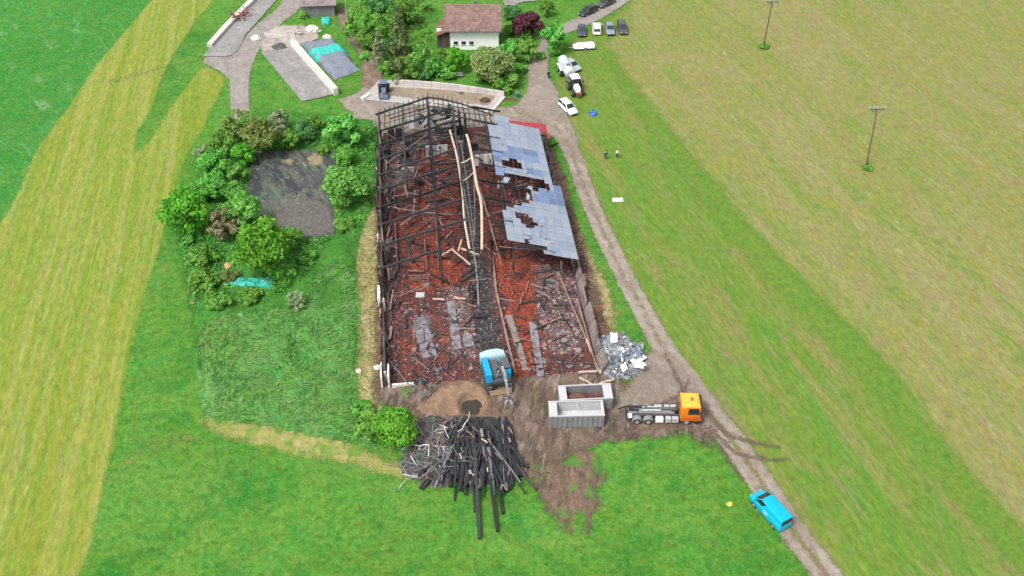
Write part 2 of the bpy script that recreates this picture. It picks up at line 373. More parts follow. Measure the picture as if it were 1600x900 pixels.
# lagoon
m = ground_mat('slurry', (.06, .064, .06), [
    ((.105, .098, .082), 9, 0, .46, .58, .8, 5, .8), ((.03, .034, .042), (9, 3), 62, .48, .58, .9, 5, 1.0), ((.09, .14, .085), (5, 1.6), 60, .52, .62, .8, 6, 1.6), ((.26, .27, .22), (2.4, .5), 62, .58, .68, .8, 6, 1.4), ((.03, .03, .028), .8, 0, .54, .66, .6)],
    soft=.25, amp=.3, rough=.55, spec=.4, bump=(.5, .3, .05))
lag = [(397,238),(430,236),(469,234),(500,234),(526,235),(523,262),(512,294),(520,330),(524,368),(496,371),(472,372),(445,358),(416,346),(399,332),(384,302),(391,268)]
poly_sheet('slurry_lagoon', lag, m, .7)
m = ground_mat('crust', (.11, .10, .093), [((.10, .09, .085), 1.2, 0, .45, .65, .8, 6), ((.24, .22, .2), .5, 0, .55, .7, .6)], soft=.6, amp=.9, bump=(.4, .6, .1))
poly_sheet('slurry_crust', [(432,345),(452,320),(490,312),(516,325),(520,352),(512,366),(475,368),(448,358)], m, .6, sm=3)
m = ground_mat('straw_crust', (.24, .20, .12), [((.2, .17, .10), .8, 0, .45, .6, .9)], soft=.4, amp=.8, nsc=1)
for p in ([(480,247),(492,238),(505,245),(502,258),(488,260)], [(440,252),(452,248),(460,253),(452,258)]):
    poly_sheet('straw_crust', p, m, .4)

# roads, yards and slabs
grav = [((.17, .14, .115), 7, 0, .42, .66, .8, 5, .5), ((.27, .235, .2), 2.2, 0, .5, .7, .7, 6), ((.13, .105, .085), .7, 0, .54, .72, .6), ((.33, .3, .27), .25, 0, .56, .74, .5, 3)]
m = ground_mat('gravel', (.225, .19, .16), grav + [((.3, .265, .235), (1.1, 9), -25, .55, .72, .5)], soft=.35, amp=.5, nsc=1.5, bump=(.25, .35, .05))
poly_sheet('gravel_yard', [(528,156),(548,150),(562,143),(575,128),(600,150),(700,165),(790,168),(804,166),(820,150),(826,127),(823,106),(832,89),(845,68),(845,48),(858,46),(862,68),(856,95),(858,122),
    (871,143),(890,188),(906,226),(880,232),(862,214),(848,206),(835,215),(720,225),(600,222),(592,200),(560,192),(505,205),(498,197),(535,186),(556,178),(540,170)], m, .8)
tarm = ground_mat('farm_road', (.24, .215, .2), [((.19, .165, .145), 3, 0, .45, .66, .8, 6), ((.3, .275, .25), (1, 4), -20, .52, .7, .6), ((.16, .14, .12), .5, 0, .56, .74, .5)], soft=.2, amp=.25, bump=(.2, .2, .03))
line_sheet('lane', [(858,56,1.5),(872,50,3),(900,38,3.6),(930,24,3.6),(960,5,3.8),(995,-22,4)], tarm)
line_sheet('lane', [(462,-14,4.6),(452,12,4.4),(428,32,4.2),(403,55,4.2),(386,84,4.0),(376,112,3.6),(374,140,3.4),(375,166,3.2),(378,182,2.6)], tarm)
poly_sheet('lane_junction', [(318,89),(358,89),(374,78),(382,92),(386,128),(362,128),(345,112),(320,100)], tarm, .7)
line_sheet('dirt_lane', [(540,20,3.5),(548,45,3.5),(560,62,3.4),(574,85,3.2),(580,108,3.2),(582,130,4)], ground_mat('dirt', (.16, .11, .085), [((.22, .165, .13), 1.5, 0, .45, .65, .9), ((.1, .07, .05), .6, 0, .55, .7, .6)], soft=.4, amp=.6, bump=(.3,.4,.06)))
trk = ground_mat('track', (.25, .212, .178), [((.15, .125, .08), 'alat', 1, .6, .3, .85), ((.15, .135, .075), 'alat', 1, 1.15, 1.55, .85), ((.18, .145, .115), 6, 0, .42, .64, .8, 5), ((.30, .26, .22), (1, 5), -18, .5, .7, .7, 6),
    ((.12, .09, .065), .8, 0, .56, .72, .6), ((.33, .3, .27), .25, 0, .58, .75, .5, 3)], soft=.25, amp=.45, nsc=1.3, bump=(.25, .4, .06))
TRACK = [(1325,950,3.3),(1285,890,3.3),(1240,832,3.3),(1200,770,3.3),(1155,705,3.4),(1110,645,3.6),(1070,590,3.5),(1040,550,3.2),(1012,500,3.0),(985,450,2.9),(960,400,2.9),(936,350,2.9),(914,295,2.9),(894,240,3.0),(874,205,3.4),(840,186,3.6),(800,176,3.2)]
line_sheet('gravel_track', TRACK, trk)
# the strip of grass and mud that is left between the two wheel tracks
med = ground_mat('track_middle', (.13, .125, .05), [((.17, .12, .085), 2.5, 0, .46, .6, .9), ((.10, .16, .03), 1.0, 0, .52, .68, .7), ((.22, .18, .13), .5, 0, .55, .7, .6)], soft=.18, amp=.4, nsc=.9, alpha_max=.9)
line_sheet('track_middle', [(u, v, .55) for u, v, w in TRACK[:6]], med, res=.35, margin=.7)
line_sheet('track_middle', [(u, v, .2) for u, v, w in TRACK[6:14]], med, res=.35, margin=.6)
m = ground_mat('mud', (.12, .082, .06), [((.17, .13, .105), 4.5, 0, .44, .6, .85, 5, .6), ((.065, .045, .035), (1.0, 5), 12, .48, .6, .85, 6, .8), ((.24, .20, .17), (.7, 3), 12, .55, .68, .7, 6, .6), ((.075, .15, .03), 3.5, 0, .6, .68, .8, 6), ((.10, .10, .11), 3.0, 0, .62, .74, .5), ((.06, .042, .03), .35, 0, .54, .72, .5)],
    soft=.7, amp=2.4, nsc=2.6, rough=.8, bump=(.35, .9, .18))
poly_sheet('mud', [(596,610),(606,590),(690,580),(760,570),(860,575),(945,570),(962,590),(978,612),(1000,585),(1030,600),(1090,640),(1112,680),(1098,692),(1060,676),(1000,684),(950,692),(905,705),(868,730),(852,752),(822,748),(806,712),(780,660),(700,668),(640,650),(600,632)], m, .6)
m2 = ground_mat('churned_soil', (.16, .105, .075), [((.10, .068, .05), 1.2, 0, .46, .66, .8, 6, .6), ((.22, .165, .125), .8, 0, .54, .7, .7), ((.06, .045, .035), (.7, 3), 10, .52, .64, .8, 6, .5), ((.065, .17, .025), 3.0, 0, .49, .58, .95)], soft=.8, amp=2.4, nsc=2.4, bump=(.3, .8, .14))
poly_sheet('churned_soil', [(806,700),(850,740),(880,720),(905,700),(938,712),(940,760),(930,800),(918,828),(902,800),(884,826),(862,800),(842,772),(826,744)], m2, .5)
poly_sheet('gravel_yard', [(1000,572),(1018,545),(1050,556),(1078,592),(1106,636),(1122,676),(1094,676),(1060,628),(985,636),(962,640),(966,618),(988,600)], ground_mat('turning_gravel', (.19, .155, .125), grav, soft=.6, amp=1.0, nsc=2, bump=(.25, .4, .06)), .6)
rut = ground_mat('rut', (.115, .083, .064), [((.13, .09, .065), .7, 0, .48, .66, .8, 6)], soft=.3, amp=.6, nsc=.8, alpha_max=.75, rough=.75)
for L in ([(790,650,.5),(806,700,.5),(818,745,.4)], [(850,690,.4),(866,740,.5),(862,780,.5),(850,800,.3)], [(905,745,.5),(918,790,.5),(920,824,.4)], [(820,655,.5),(880,664,.5),(960,690,.4)], [(806,640,.6),(822,690,.6),(838,740,.6),(850,780,.5),(870,804,.4)], [(834,640,.6),(856,690,.6),(872,726,.6),(880,760,.5),(888,800,.4)], [(905,690,.5),(925,735,.5),(930,790,.4)],
          [(870,720,.4),(930,690,.6),(985,676,.6),(1040,668,.6),(1085,672,.5)], [(960,652,.5),(1010,640,.4),(1056,622,.5),(1075,598,.4)], [(1100,640,.6),(1130,676,.6),(1168,690,.6),(1218,701,.3)], [(1110,668,.5),(1146,706,.5),(1186,717,.5),(1226,719,.3)],
          [(1040,556,.4),(1062,600,.5),(1090,650,.6),(1130,708,.5),(1160,752,.4)], [(1066,618,.4),(1082,650,.5),(1110,700,.5)]):
    line_sheet('tyre_rut', L, rut, res=.35, margin=.8)
conc = ground_mat('concrete', (.235, .225, .22), [((.19, .18, .175), 4, 0, .42, .64, .8, 5), ((.29, .28, .275), 2, 0, .52, .7, .7), ((.14, .13, .125), (4, 1), 60, .6, .74, .5), ((.15, .14, .13), .5, 0, .6, .75, .4)], soft=.12, amp=.15, rough=.85, bump=(.2, .2, .02))
pale = ground_mat('pale_concrete', (.36, .335, .325), [((.30, .27, .25), 2.5, 0, .5, .7, .8), ((.3, .26, .23), .9, 0, .62, .75, .6)], soft=.15, amp=.2, rough=.85)
beige = ground_mat('manure_floor', (.22, .175, .13), [((.27, .23, .19), 3, 0, .46, .66, .8), ((.15, .11, .08), 1.2, 0, .55, .7, .7)], soft=.2, amp=.3)
poly_sheet('silage_slab', [(329,73),(318,89),(358,89),(373,79),(384,55),(411,25),(440,-8),(470,-45),(436,-45),(398,0)], conc, .8)
poly_sheet('silage_slab', [(407,81),(456,66),(526,147),(472,160)], conc, .8)
poly_sheet('concrete_apron', [(569,157),(573,147),(592,127),(613,126),(640,130),(700,138),(775,149),(792,152),(764,178),(732,170),(639,164)], pale, .7)
poly_sheet('manure_floor', [(609,137),(690,141),(776,150),(764,166),(730,163),(640,155),(606,150)], beige, .6)
poly_sheet('concrete_yard', [(786,-4),(800,-40),(850,-40),(842,2),(815,4),(800,12),(788,10)], conc, .8)
poly_sheet('gravel_heap_floor', [(404,70),(430,42),(470,40),(496,50),(498,62),(460,72),(412,82)], ground_mat('pale_gravel', (.33, .29, .26), grav[:3], soft=.4, amp=.7), .6)
# ------------------------------------------------------------------ materials of built things
CHAR = M('char', (.028, .029, .032), [((.05, .052, .06), .5, 0, .5, .72, .7), ((.012, .012, .012), .15, 0, .5, .7, .6), ((.14, .14, .14), .22, 0, .68, .78, .5)], rough=.62, spec=.22, rnd=.4, bump=(.12, .5, .03))  # blue grey mottling puts sheen highlights into the char colour
CHAR2 = M('charred_wood', (.05, .042, .042), [((.13, .11, .11), .6, 0, .5, .7, .7), ((.02, .018, .018), .25, 0, .5, .68, .7), ((.20, .11, .08), .9, 0, .62, .76, .5)], rough=.85, bump=(.12, .5, .03))
PALEWOOD = M('pale_wood', (.50, .40, .31), [((.30, .22, .17), .8, 0, .5, .68, .7), ((.62, .54, .46), .3, 0, .55, .7, .6), ((.08, .06, .055), .7, 0, .66, .74, .8)], rough=.8)
PINKWOOD = M('scorched_wood', (.25, .16, .13), [((.12, .08, .07), .7, 0, .46, .66, .8), ((.42, .33, .27), .4, 0, .56, .72, .6)], rough=.85)
STEEL = M('scorched_steel', (.22, .20, .20), [((.12, .075, .055), .5, 0, .48, .66, .8), ((.36, .34, .34), .3, 0, .56, .72, .6)], rough=.6, metal=.3)
RUST = M('rusty_steel', (.20, .10, .075), [((.33, .25, .22), .4, 0, .5, .68, .7), ((.08, .05, .045), .3, 0, .54, .7, .7)], rough=.75)
SCRAP = M('bare_metal', (.25, .25, .26), [((.15, .15, .16), .5, 0, .46, .66, .8), ((.5, .5, .51), .3, 0, .56, .72, .6)], rough=.5, metal=.4, rnd=.25)
WHITEM = M('white_sheet', (.68, .68, .67), [((.45, .44, .43), .8, 0, .55, .72, .6)], rough=.6, rnd=.15)
GREYBLUE = M('crumpled_sheet', (.21, .245, .285), [((.09, .105, .13), .5, 0, .46, .62, .85), ((.36, .39, .42), .35, 0, .56, .72, .7)], rough=.4, metal=.2, rnd=.35)
WALLC = M('burnt_concrete', (.20, .165, .155), [((.10, .075, .07), 1.1, 0, .46, .66, .85), ((.33, .29, .275), .6, 0, .56, .72, .7), ((.03, .026, .026), 1.4, 0, .62, .74, .8)], rough=.9, bump=(.2, .5, .04))
SLATC = M('slatted_concrete', (.19, .18, .205), [((.10, .09, .10), .9, 0, .46, .62, .85), ((.33, .31, .34), .5, 0, .56, .7, .6), ((.11, .04, .03), .9, 0, .54, .64, .9)], rough=.85)
WHITEW = M('white_wall', (.70, .68, .66), [((.45, .42, .39), 1.2, 0, .52, .7, .7), ((.12, .1, .1), 1.0, 0, .66, .76, .7)], rough=.85)
GALV = M('galvanised', (.44, .45, .46), [((.33, .34, .35), .6, 0, .5, .7, .7)], rough=.5, metal=.2)

# ------------------------------------------------------------------ the burnt barn, in its own axes: s across from the left wall, t along from the front, z up
BO = Vector((-15.996, 87.674, 0)); BA = Vector((-.10974, .99396, 0)); BR = Vector((.99396, .10974, 0)); BROT = math.atan2(BR.y, BR.x)
BW, BL = 27.25, 59.0
def bst(u, v, z=0):
    p = G3(u, v, z) - BO; return (p.dot(BR), p.dot(BA))
def bw(s, t, z=0): return BO + BR * s + BA * t + Vector((0, 0, z))
def rz_(s): return 4.0 + .306 * min(s, BW - s)
barn = empty('burnt_barn', BO, BROT, 'burnt out cattle barn with red tile rubble floor and charred roof frame', 'barn')

# floor: a lumpy bed of broken tiles, ash and charcoal
ORANGE = [[bst(*p) for p in q] for q in ([(766,402),(812,396),(838,418),(832,460),(846,520),(838,560),(830,596),(806,600),(796,520),(778,452)], [(672,415),(700,400),(724,425),(722,446),(690,452),(674,440)],
    [(642,443),(668,446),(668,456),(642,456)], [(690,392),(700,385),(704,420),(690,425)], [(660,245),(705,235),(706,262),(664,270)], [(684,300),(716,290),(716,312),(688,322)], [(641,400),(680,398),(672,428),(640,424)], [(700,512),(685,525),(692,540),(702,536)], [(636,535),(655,535),(658,552),(640,556)])]
ASH = [[bst(*p) for p in q] for q in ([(642,488),(668,492),(680,560),(655,562),(640,520)], [(834,430),(905,430),(918,520),(905,560),(870,560),(840,520)], [(690,450),(735,452),(745,560),(700,560)])]
GREYS = [[bst(*p) for p in q] for q in ([(604,196),(700,190),(702,215),(604,250)], [(604,250),(650,235),(640,285),(606,300)], [(740,205),(772,215),(775,252),(736,245)])]
def mx(polys, s, t, w):
    d = np.full(s.shape, 1e9)
    for q in polys: d = np.minimum(d, sdf(q, s, t))
    d = d + (fbm(s, t, 2.0, 4, 3) - .47) * 2.5
    return np.clip(.5 - d / w, 0, 1)
nx, ny = 110, 236
Sg, Tg = np.meshgrid(np.linspace(.1, BW - .1, nx), np.linspace(-.3, BL - .1, ny))
alley = np.clip(1 - np.abs(Sg - 13.6) / 1.7, 0, 1) ** .3
Zg = .05 + .45 * fbm(Sg, Tg, 2.4, 4, 1) ** 1.3 + .30 * (fbm(Sg, Tg, .8, 3, 2) - .35) - .22 * alley
Zg = np.clip(Zg, .02, 2) * np.clip((Tg + .6) / 1.2, .2, 1)
idx = np.arange(nx * ny).reshape(ny, nx)
q = np.stack([idx[:-1,:-1], idx[:-1,1:], idx[1:,1:], idx[1:,:-1]], -1).reshape(-1, 4)
me = bpy.data.meshes.new('rubble_floor'); me.from_pydata(np.stack([Sg, Tg, Zg], -1).reshape(-1, 3).tolist(), [], q.tolist())
for nm, A in (('orange', mx(ORANGE, Sg, Tg, .8)), ('ash', mx(ASH, Sg, Tg, 1.2)), ('dirty', mx(GREYS, Sg, Tg, 1.2)), ('alley', np.clip((alley - .25) * 1.6, 0, 1)), ('front', np.clip((19 - Tg) / 5, 0, 1))):
    me.attributes.new(nm, 'FLOAT', 'POINT').data.foreach_set('value', A.ravel().astype('f'))
t = NT('burnt_floor')
c = layered(t, (.155, .03, .021), [((.075, .023, .02), 2.6, 0, .44, .62, .85, 6, .6), ((.21, .042, .024), 1.2, 0, .52, .7, .7), ((.03, .02, .02), 1.5, 0, .54, .68, .85, 6), ((.14, .095, .085), .7, 0, .64, .76, .6)])
c = t.mix(t.rng(t.attr('front'), 0, 1, 0, .75), c, layered(t, (.085, .045, .042), [((.17, .04, .028), 2.0, 0, .5, .64, .9, 6, .5), ((.035, .03, .032), 1.4, 0, .5, .68, .8), ((.19, .16, .165), .7, 0, .6, .74, .6)]))
c = t.mix(t.rng(t.noise(4.5, 0, 6, .8, .6, 61), .47, .58, 0, .62), c, (.036, .028, .028))
c = t.mix(t.rng(t.attr('orange'), 0, 1, 0, .85), c, layered(t, (.25, .046, .022), [((.15, .032, .02), 1.6, 0, .46, .62, .85), ((.38, .09, .04), .4, 0, .56, .72, .7), ((.06, .03, .025), .8, 0, .58, .7, .85)]))
c = t.mix(t.rng(t.attr('ash'), 0, 1, 0, .7), c, layered(t, (.11, .085, .09), [((.20, .165, .165), .8, 0, .5, .68, .8), ((.04, .035, .038), 1.0, 0, .5, .66, .8), ((.16, .05, .04), .9, 0, .58, .7, .8)]))
c = t.mix(t.rng(t.attr('dirty'), 0, 1, 0, .7), c, layered(t, (.16, .12, .11), [((.06, .045, .045), 1.3, 0, .46, .64, .8), ((.28, .25, .235), .9, 0, .56, .7, .7)]))
c = t.mix(t.rng(t.attr('alley'), 0, 1, 0, .9), c, layered(t, (.038, .036, .038), [((.085, .08, .085), 1.6, 0, .5, .68, .8), ((.10, .035, .025), 1.1, 0, .58, .7, .8), ((.016, .016, .017), .6, 0, .54, .7, .7)]))
t.col(c); t.set(Roughness=.9, **{'Specular IOR Level': .25}); t.bump(t.noise(.22, 0, 6), .9, .12)
me.materials.append(t.m); tag(link_mesh('rubble_floor', me, barn), kind='stuff')

# tile shards, charcoal and ash lumps strewn over it
PAL = {'r': [(.20,.034,.022),(.15,.028,.02),(.25,.046,.026),(.07,.024,.02),(.035,.022,.02)], 'o': [(.27,.052,.024),(.21,.04,.022),(.33,.075,.034),(.10,.028,.02),(.04,.03,.027)],
       'g': [(.16,.14,.14),(.24,.21,.205),(.08,.07,.075),(.19,.055,.045),(.32,.26,.25),(.05,.045,.045)], 'k': [(.03,.03,.03),(.05,.045,.045),(.02,.02,.02),(.09,.085,.09)]}
def zfloor(s, tt):
    i = min(max(int((s - .1) / (BW - .2) * (nx - 1)), 0), nx - 1); j = min(max(int((tt + .3) / (BL + .2) * (ny - 1)), 0), ny - 1); return float(Zg[j, i])
OM, AM, DM = mx(ORANGE, Sg, Tg, .8), mx(ASH, Sg, Tg, 1.2), mx(GREYS, Sg, Tg, 1.2)
mb = MB(); cols = []
for k in range(15000):
    s = random.uniform(.4, BW - .4); tt = random.uniform(-.2, BL - 1) if random.random() < .6 else random.uniform(-.4, 22)
    i = int((s - .1) / (BW - .2) * (nx - 1)); j = min(max(int((tt + .3) / (BL + .2) * (ny - 1)), 0), ny - 1)
    r = random.random()
    if abs(s - 13.6) < 1.6 and r < .8: key = 'k'
    elif OM[j, i] > .5: key = 'o' if r < .85 else 'r'
    elif AM[j, i] > .5: key = 'g' if r < .7 else 'r'
    elif DM[j, i] > .5: key = 'g' if r < .35 else 'k'
    else: key = 'r' if r < .58 else ('k' if r < .88 else 'g')
    if tt > 22 and key == 'g' and r < .7: key = 'r'
    sz = random.uniform(.12, .30) * (1.5 if random.random() < .08 else 1)
    R = Matrix.Rotation(random.uniform(0, 6.3), 3, 'Z') @ Matrix.Rotation(random.gauss(0, .45), 3, 'X')
    n0 = len(mb.f)
    mb.box((s, tt, float(Zg[j, i]) + .05), (sz, sz * random.uniform(.5, 1.0), .05), R)
    cols += [(*random.choice(PAL[key]), 1)] * (len(mb.f) - n0)
t = NT('shards'); t.col(t.attr('tint', 'Color')); t.set(Roughness=.85)
SHARD = t.m
tag(mb.build('tile_shards', SHARD, barn, cols=cols), kind='stuff')

# walls: concrete sill with charred boards and posts on the left, leaning slabs on the right
for k in range(13):
    t0 = k * 4.5 + .3; L = min(4.5, BL - t0)
    mb = MB(); h = random.uniform(.7, 1.2)
    mb.box((-.12, t0 + L / 2, h / 2), (.3, L - .02, h)); mb.build('wall_sill', WALLC, barn)
board = []
for i in range(98):
    t0 = .6 + i * .59
    if random.random() < .16 or t0 > BL - .4: continue
    h = random.uniform(.5, 1.6) if t0 < 16 else random.uniform(1.4, 3.9)
    mb = MB(); mb.beam((-.2 + random.uniform(-.06, .06), t0, .7), (-.32 - h * random.uniform(0, .1), t0 + random.uniform(-.12, .12), .7 + h), .5, .05, .02, 3)
    mb.build('wall_board', random.choice([CHAR, CHAR2, CHAR2, PINKWOOD]), barn)
for i, t0 in enumerate([.8, 5, 9.5, 14, 18.8, 23.7, 28.5, 32.8, 37.2, 41.5, 45.5, 49.5, 53.5, 58.4]):
    mb = MB(); h = 4.0 if t0 > 18 else random.uniform(1.6, 2.8)
    mb.beam((.12, t0, 0), (.05 + random.uniform(-.1, .1), t0, h), .28, .28, .03, 4); mb.build('wall_post', CHAR2 if i % 3 else PALEWOOD, barn)
for a, b, z in ((18.8, 34, 3.98), (34.2, 47, 3.98), (47.2, 58.6, 3.98), (1, 9, 2.1)):
    mb = MB(); mb.beam((.05, a, z), (.05, b, z), .22, .26, .04, 8); mb.build('wall_plate', CHAR2, barn)
for k in range(85):                     # charred boards and battens slumped along the foot of the left wall
    t0 = random.uniform(.5, 57); s0 = random.uniform(.2, 1.3); a = random.gauss(1.57, .25); L = random.uniform(1.2, 4.0); mb = MB(); z = random.uniform(.25, .9)
    mb.beam((s0, t0, z), (s0 + L*math.cos(a), min(t0 + L*math.sin(a), 58.4), z + random.uniform(-.1, .9)), random.uniform(.12, .4), .06, .02, 3); mb.build('slumped_board', random.choice([CHAR, CHAR2, CHAR2, CHAR2, PINKWOOD, WALLC]), barn)
for t0, h, m_ in ((12.2, 1.0, 'p'), (16.8, 1.4, 'w'), (21.5, 1.2, 'w'), (31, 1.6, 'w'), (35, 1.2, 'p'), (40, 1.4, 'w'), (52, 1.0, 'w')):
    mb = MB(); mb.box((-.38, t0, .9 + h/2), (.08, random.uniform(.6, 1.5), h)); mb.build('pale_cladding', WHITEM if m_ == 'w' else PALEWOOD, barn)
def gable(pts, th, m=WHITEW, name='gable_wall'):
    mb = MB(); mb.plate(pts, th); return mb.build(name, m, barn)
gable([(-.35, -.2, 0), (-.35, 3.6, 0), (-.35, 3.3, 1.2), (-.35, .5, 2.3), (-.35, -.2, 2.0)], .2)
gable([(.55, -.3, 0), (.55, 3.0, 0), (.55, 2.6, 1.6), (.55, -.3, 2.2)], .22)
gable([(.8, -.35, 0), (3.7, -.1, 0), (3.5, -.1, .45), (.8, -.35, .7)], .22)
gable([(-.45, 15.4, 0), (-.45, 18.0, 0), (-.45, 18.0, 1.5), (-.45, 15.4, 1.3)], .35)
gable([(-.5, 26.8, .3), (-.5, 28.6, .3), (-.5, 28.6, 2.4), (-.5, 26.8, 2.2)], .1, WHITEM)
gable([(-.5, 44.0, .3), (-.5, 45.2, .3), (-.5, 45.2, 2.6), (-.5, 44.0, 2.6)], .1, WHITEM)
tt = -.6
while tt < 19:                          # right wall slabs, pushed outwards
    L = random.uniform(2.4, 3.6); ang = random.uniform(.15, .5); h = random.uniform(1.5, 2.1)
    R = Matrix.Rotation(ang, 3, 'Y')
    mb = MB(); mb.box((BW + .1 + math.sin(ang) * h / 2, tt + L / 2, math.cos(ang) * h / 2 - .02), (.26, L - .12, h), R @ Matrix.Rotation(random.uniform(-.03, .03), 3, 'Z'), .96)
    mb.build('wall_slab', WALLC, barn); tt += L
for k in range(9):
    t0 = 19.4 + k * 4.4; mb = MB(); mb.box((BW - .05, t0 + 2.1, .7), (.28, 4.3, 1.4)); mb.build('wall_sill', WALLC, barn)
for t0 in (18.9, 23.7, 28.5, 32.8, 37.2, 41.5, 45.5, 49.4):
    mb = MB(); mb.beam((BW - .2, t0, 0), (BW - .25, t0, 3.9), .26, .26, .02, 3); mb.build('wall_post', CHAR2, barn)
    mb = MB(); mb.beam((18.4, t0, 0), (18.4, t0, 6.6), .26, .26, .02, 3); mb.build('post', CHAR2, barn)
for t0 in (19.5, 20.2):                  # two grey props under the open front of the solar roof
    pass
for a, b in (((18.6, 18.9, 0), (17.9, 18.4, 3.6)), ((25.4, 18.7, 0), (25.0, 18.4, 3.3))):
    mb = MB(); mb.beam(a, b, .2); mb.build('prop', STEEL, barn)

# roof frame: the trusses' rafters, the purlins, posts and the half-fallen back gable
TR = [18.9, 23.7, 28.5, 32.8, 37.2, 41.3, 45.3, 49.4, 53.4]
for i, t0 in enumerate(TR):
    s1 = 8.2 if i == 0 else 12.2
    mb = MB(); mb.beam((-.5, t0, rz_(0) - .25), (s1, t0 + random.uniform(-.1, .1), rz_(s1) - .1), .26, .34, .12, 8); mb.build('rafter', CHAR, barn)
    if i > 0:
        mb = MB(); mb.beam((15.2, t0, rz_(12.2) - .15), (19.2 if t0 < 52 else 20, t0, rz_(19.2)), .24, .32, .06, 5); mb.build('rafter', CHAR, barn)
    if t0 < 50:
        mb = MB(); mb.beam((19.3, t0, rz_(19.3) - .3), (BW + .2, t0, rz_(BW) - .35), .22, .3, .02, 3); mb.build('rafter', CHAR, barn)
    if i in (2, 4, 5, 7):                # charred collar beams
        mb = MB(); mb.beam((5.5, t0 + .2, 5.1), (12.5, t0 + .2, 5.1 + random.uniform(-.5, .3)), .16, .22, .06, 5); mb.build('collar_beam', CHAR2, barn)
    for s in (8.2, 12.3):
        if s > 9 and i == 0: continue
        mb = MB(); mb.beam((s + random.uniform(-.1, .1), t0, 0), (s, t0, rz_(s) - .25), .24, .24, .04, 4); mb.build('post', CHAR, barn)
    if i % 2:
        mb = MB(); mb.beam((4.2, t0, 0), (4.1, t0, rz_(4) - .2), .2, .2, .04, 4); mb.build('post', CHAR2, barn)
# the back gable, sagging to the right of its peak
mb = MB(); mb.beam((-.4, 58.6, 4.0), (8.5, 58.8, 6.6), .26, .32, .05, 8); mb.build('rafter', CHAR, barn)
pk = [(8.5, 58.8, 6.6), (10.6, 58.6, 6.3), (14.2, 58.0, 5.4), (17.4, 56.6, 4.6), (20.4, 54.6, 4.3)]
mb = MB(); mb.tube(pk, .16, 4); mb.build('rafter', CHAR, barn)
mb = MB(); mb.tube([(9.2, 53.4, 6.85), (12.2, 53.2, 6.3), (16, 52.4, 5.6), (19.4, 51.2, 5.4)], .17, 4); mb.build('rafter', CHAR, barn)
mb = MB(); mb.tube([(2.0, 56.4, 4.4), (6.0, 56.3, 5.6), (9.0, 56.0, 6.5), (13, 55.4, 5.8)], .13, 4); mb.build('rafter', CHAR2, barn)
for s in np.arange(.3, 19.8, .82):       # purlin ends poking past the gable, laths between the last trusses
    s = float(s); z1 = 4.05 + .306 * s if s < 8.5 else np.interp(s, [8.5, 14.2, 17.4, 20.4], [6.65, 5.5, 4.7, 4.35])
    z0 = rz_(s) if s < 9.2 else np.interp(s, [9.2, 12.2, 16, 20], [6.95, 6.4, 5.7, 5.4])
    y1 = 59.6 if s < 9 else np.interp(s, [9, 14.2, 20.4], [59.5, 58.6, 55.4])
    y0 = random.choice([53.2, 53.2, 55.8, 49.5]) if s < 9 else np.interp(s, [9, 20], [53.2, 51])
    mb = MB(); mb.beam((s + random.uniform(-.1, .1), y0, z0 + .15), (s + random.uniform(-.15, .15), y1 + random.uniform(-.2, .3), z1 + .18), .15, .17, .05, 4); mb.build('purlin', CHAR, barn)
for s in np.arange(14.6, 19.6, .8):
    s = float(s); a = random.uniform(43, 46)
    mb = MB(); mb.beam((s, a, rz_(s) + .1), (s + random.uniform(-.2, .2), 52, np.interp(s, [12.2, 16, 20], [6.5, 5.8, 5.5])), .1, .13, .05, 5); mb.build('purlin', CHAR, barn)
for t0, a, b in ((55.0, 1, 9), (57.2, 1, 9), (56.6, 9.4, 15), (54.8, 10, 18)):
    f = lambda s: (rz_(s) if s < 9 else np.interp(s, [9, 14.2, 20], [6.7, 5.6, 4.8])) + .1
    mb = MB(); mb.beam((a, t0, f(a)), (b, t0 - .4, f(b)), .1, .12, .04, 6); mb.build('lath', CHAR2, barn)
for s0, a, b, m in ((8.2, 13.6, 33, CHAR), (8.3, 33.2, 58.6, CHAR), (4.1, 36, 58.4, CHAR2), (12.3, 23, 53.4, CHAR2), (17.3, 41, 51, CHAR)):
    mb = MB(); n = 12; pts = [(s0 + random.uniform(-.06, .06), a + (b - a) * k / n, rz_(s0) - (.05 if k else .6 if a < 14 else .05) + random.uniform(-.06, .06)) for k in range(n + 1)]
    mb.tube(pts, .15, 4); mb.build('purlin', m, barn)
# the two bare ridge purlins that burnt pale, hanging over the feed alley, and their cross struts
for pts, w in (([(11.45, 47.1, 7.5), (11.95, 41, 7.7), (12.15, 35.5, 7.7), (12.2, 30.1, 7.7), (12.0, 24, 7.6), (12.3, 19.0, 6.2)], .15), ([(13.9, 44.5, 8.2), (14.1, 42.1, 8.3), (14.3, 36, 8.35), (14.35, 30.5, 8.35), (14.6, 26, 8.3), (13.9, 17.4, 7.3)], .19)):
    mb = MB(); mb.tube([Vector(p) + Vector((0, 0, -.1)) for p in smooth_line(pts, 3)], w, 5); mb.build('ridge_purlin', PALEWOOD, barn)
for a, b, r, m in (((12.1, 37.5, 7.5), (14.2, 38.2, 8.1), .1, PALEWOOD), ((12.2, 33, 7.4), (14.2, 34.5, 8.0), .07, PALEWOOD), ((12.9, 44, 7.4), (13.2, 22, 5.8), .07, STEEL), ((12.5, 44.2, 3.6), (13.2, 18.4, 3.0), .08, STEEL), ((14.5, 33, 8), (16.8, 19.8, 2.0), .09, PINKWOOD), ((14.3, 36, 7.9), (13.4, 25, 2.4), .07, PINKWOOD)):
    mb = MB(); mb.tube([a, ((a[0]+b[0])/2+.1, (a[1]+b[1])/2, (a[2]+b[2])/2-.1), b], r, 5); mb.build('strut', m, barn)
for k in range(16):
    mb = MB(); t0 = 19.5 + k * 1.6; mb.beam((12.45, t0, 3.1), (13.9, t0 + .1, 3.1), .06); mb.build('rung', STEEL, barn)

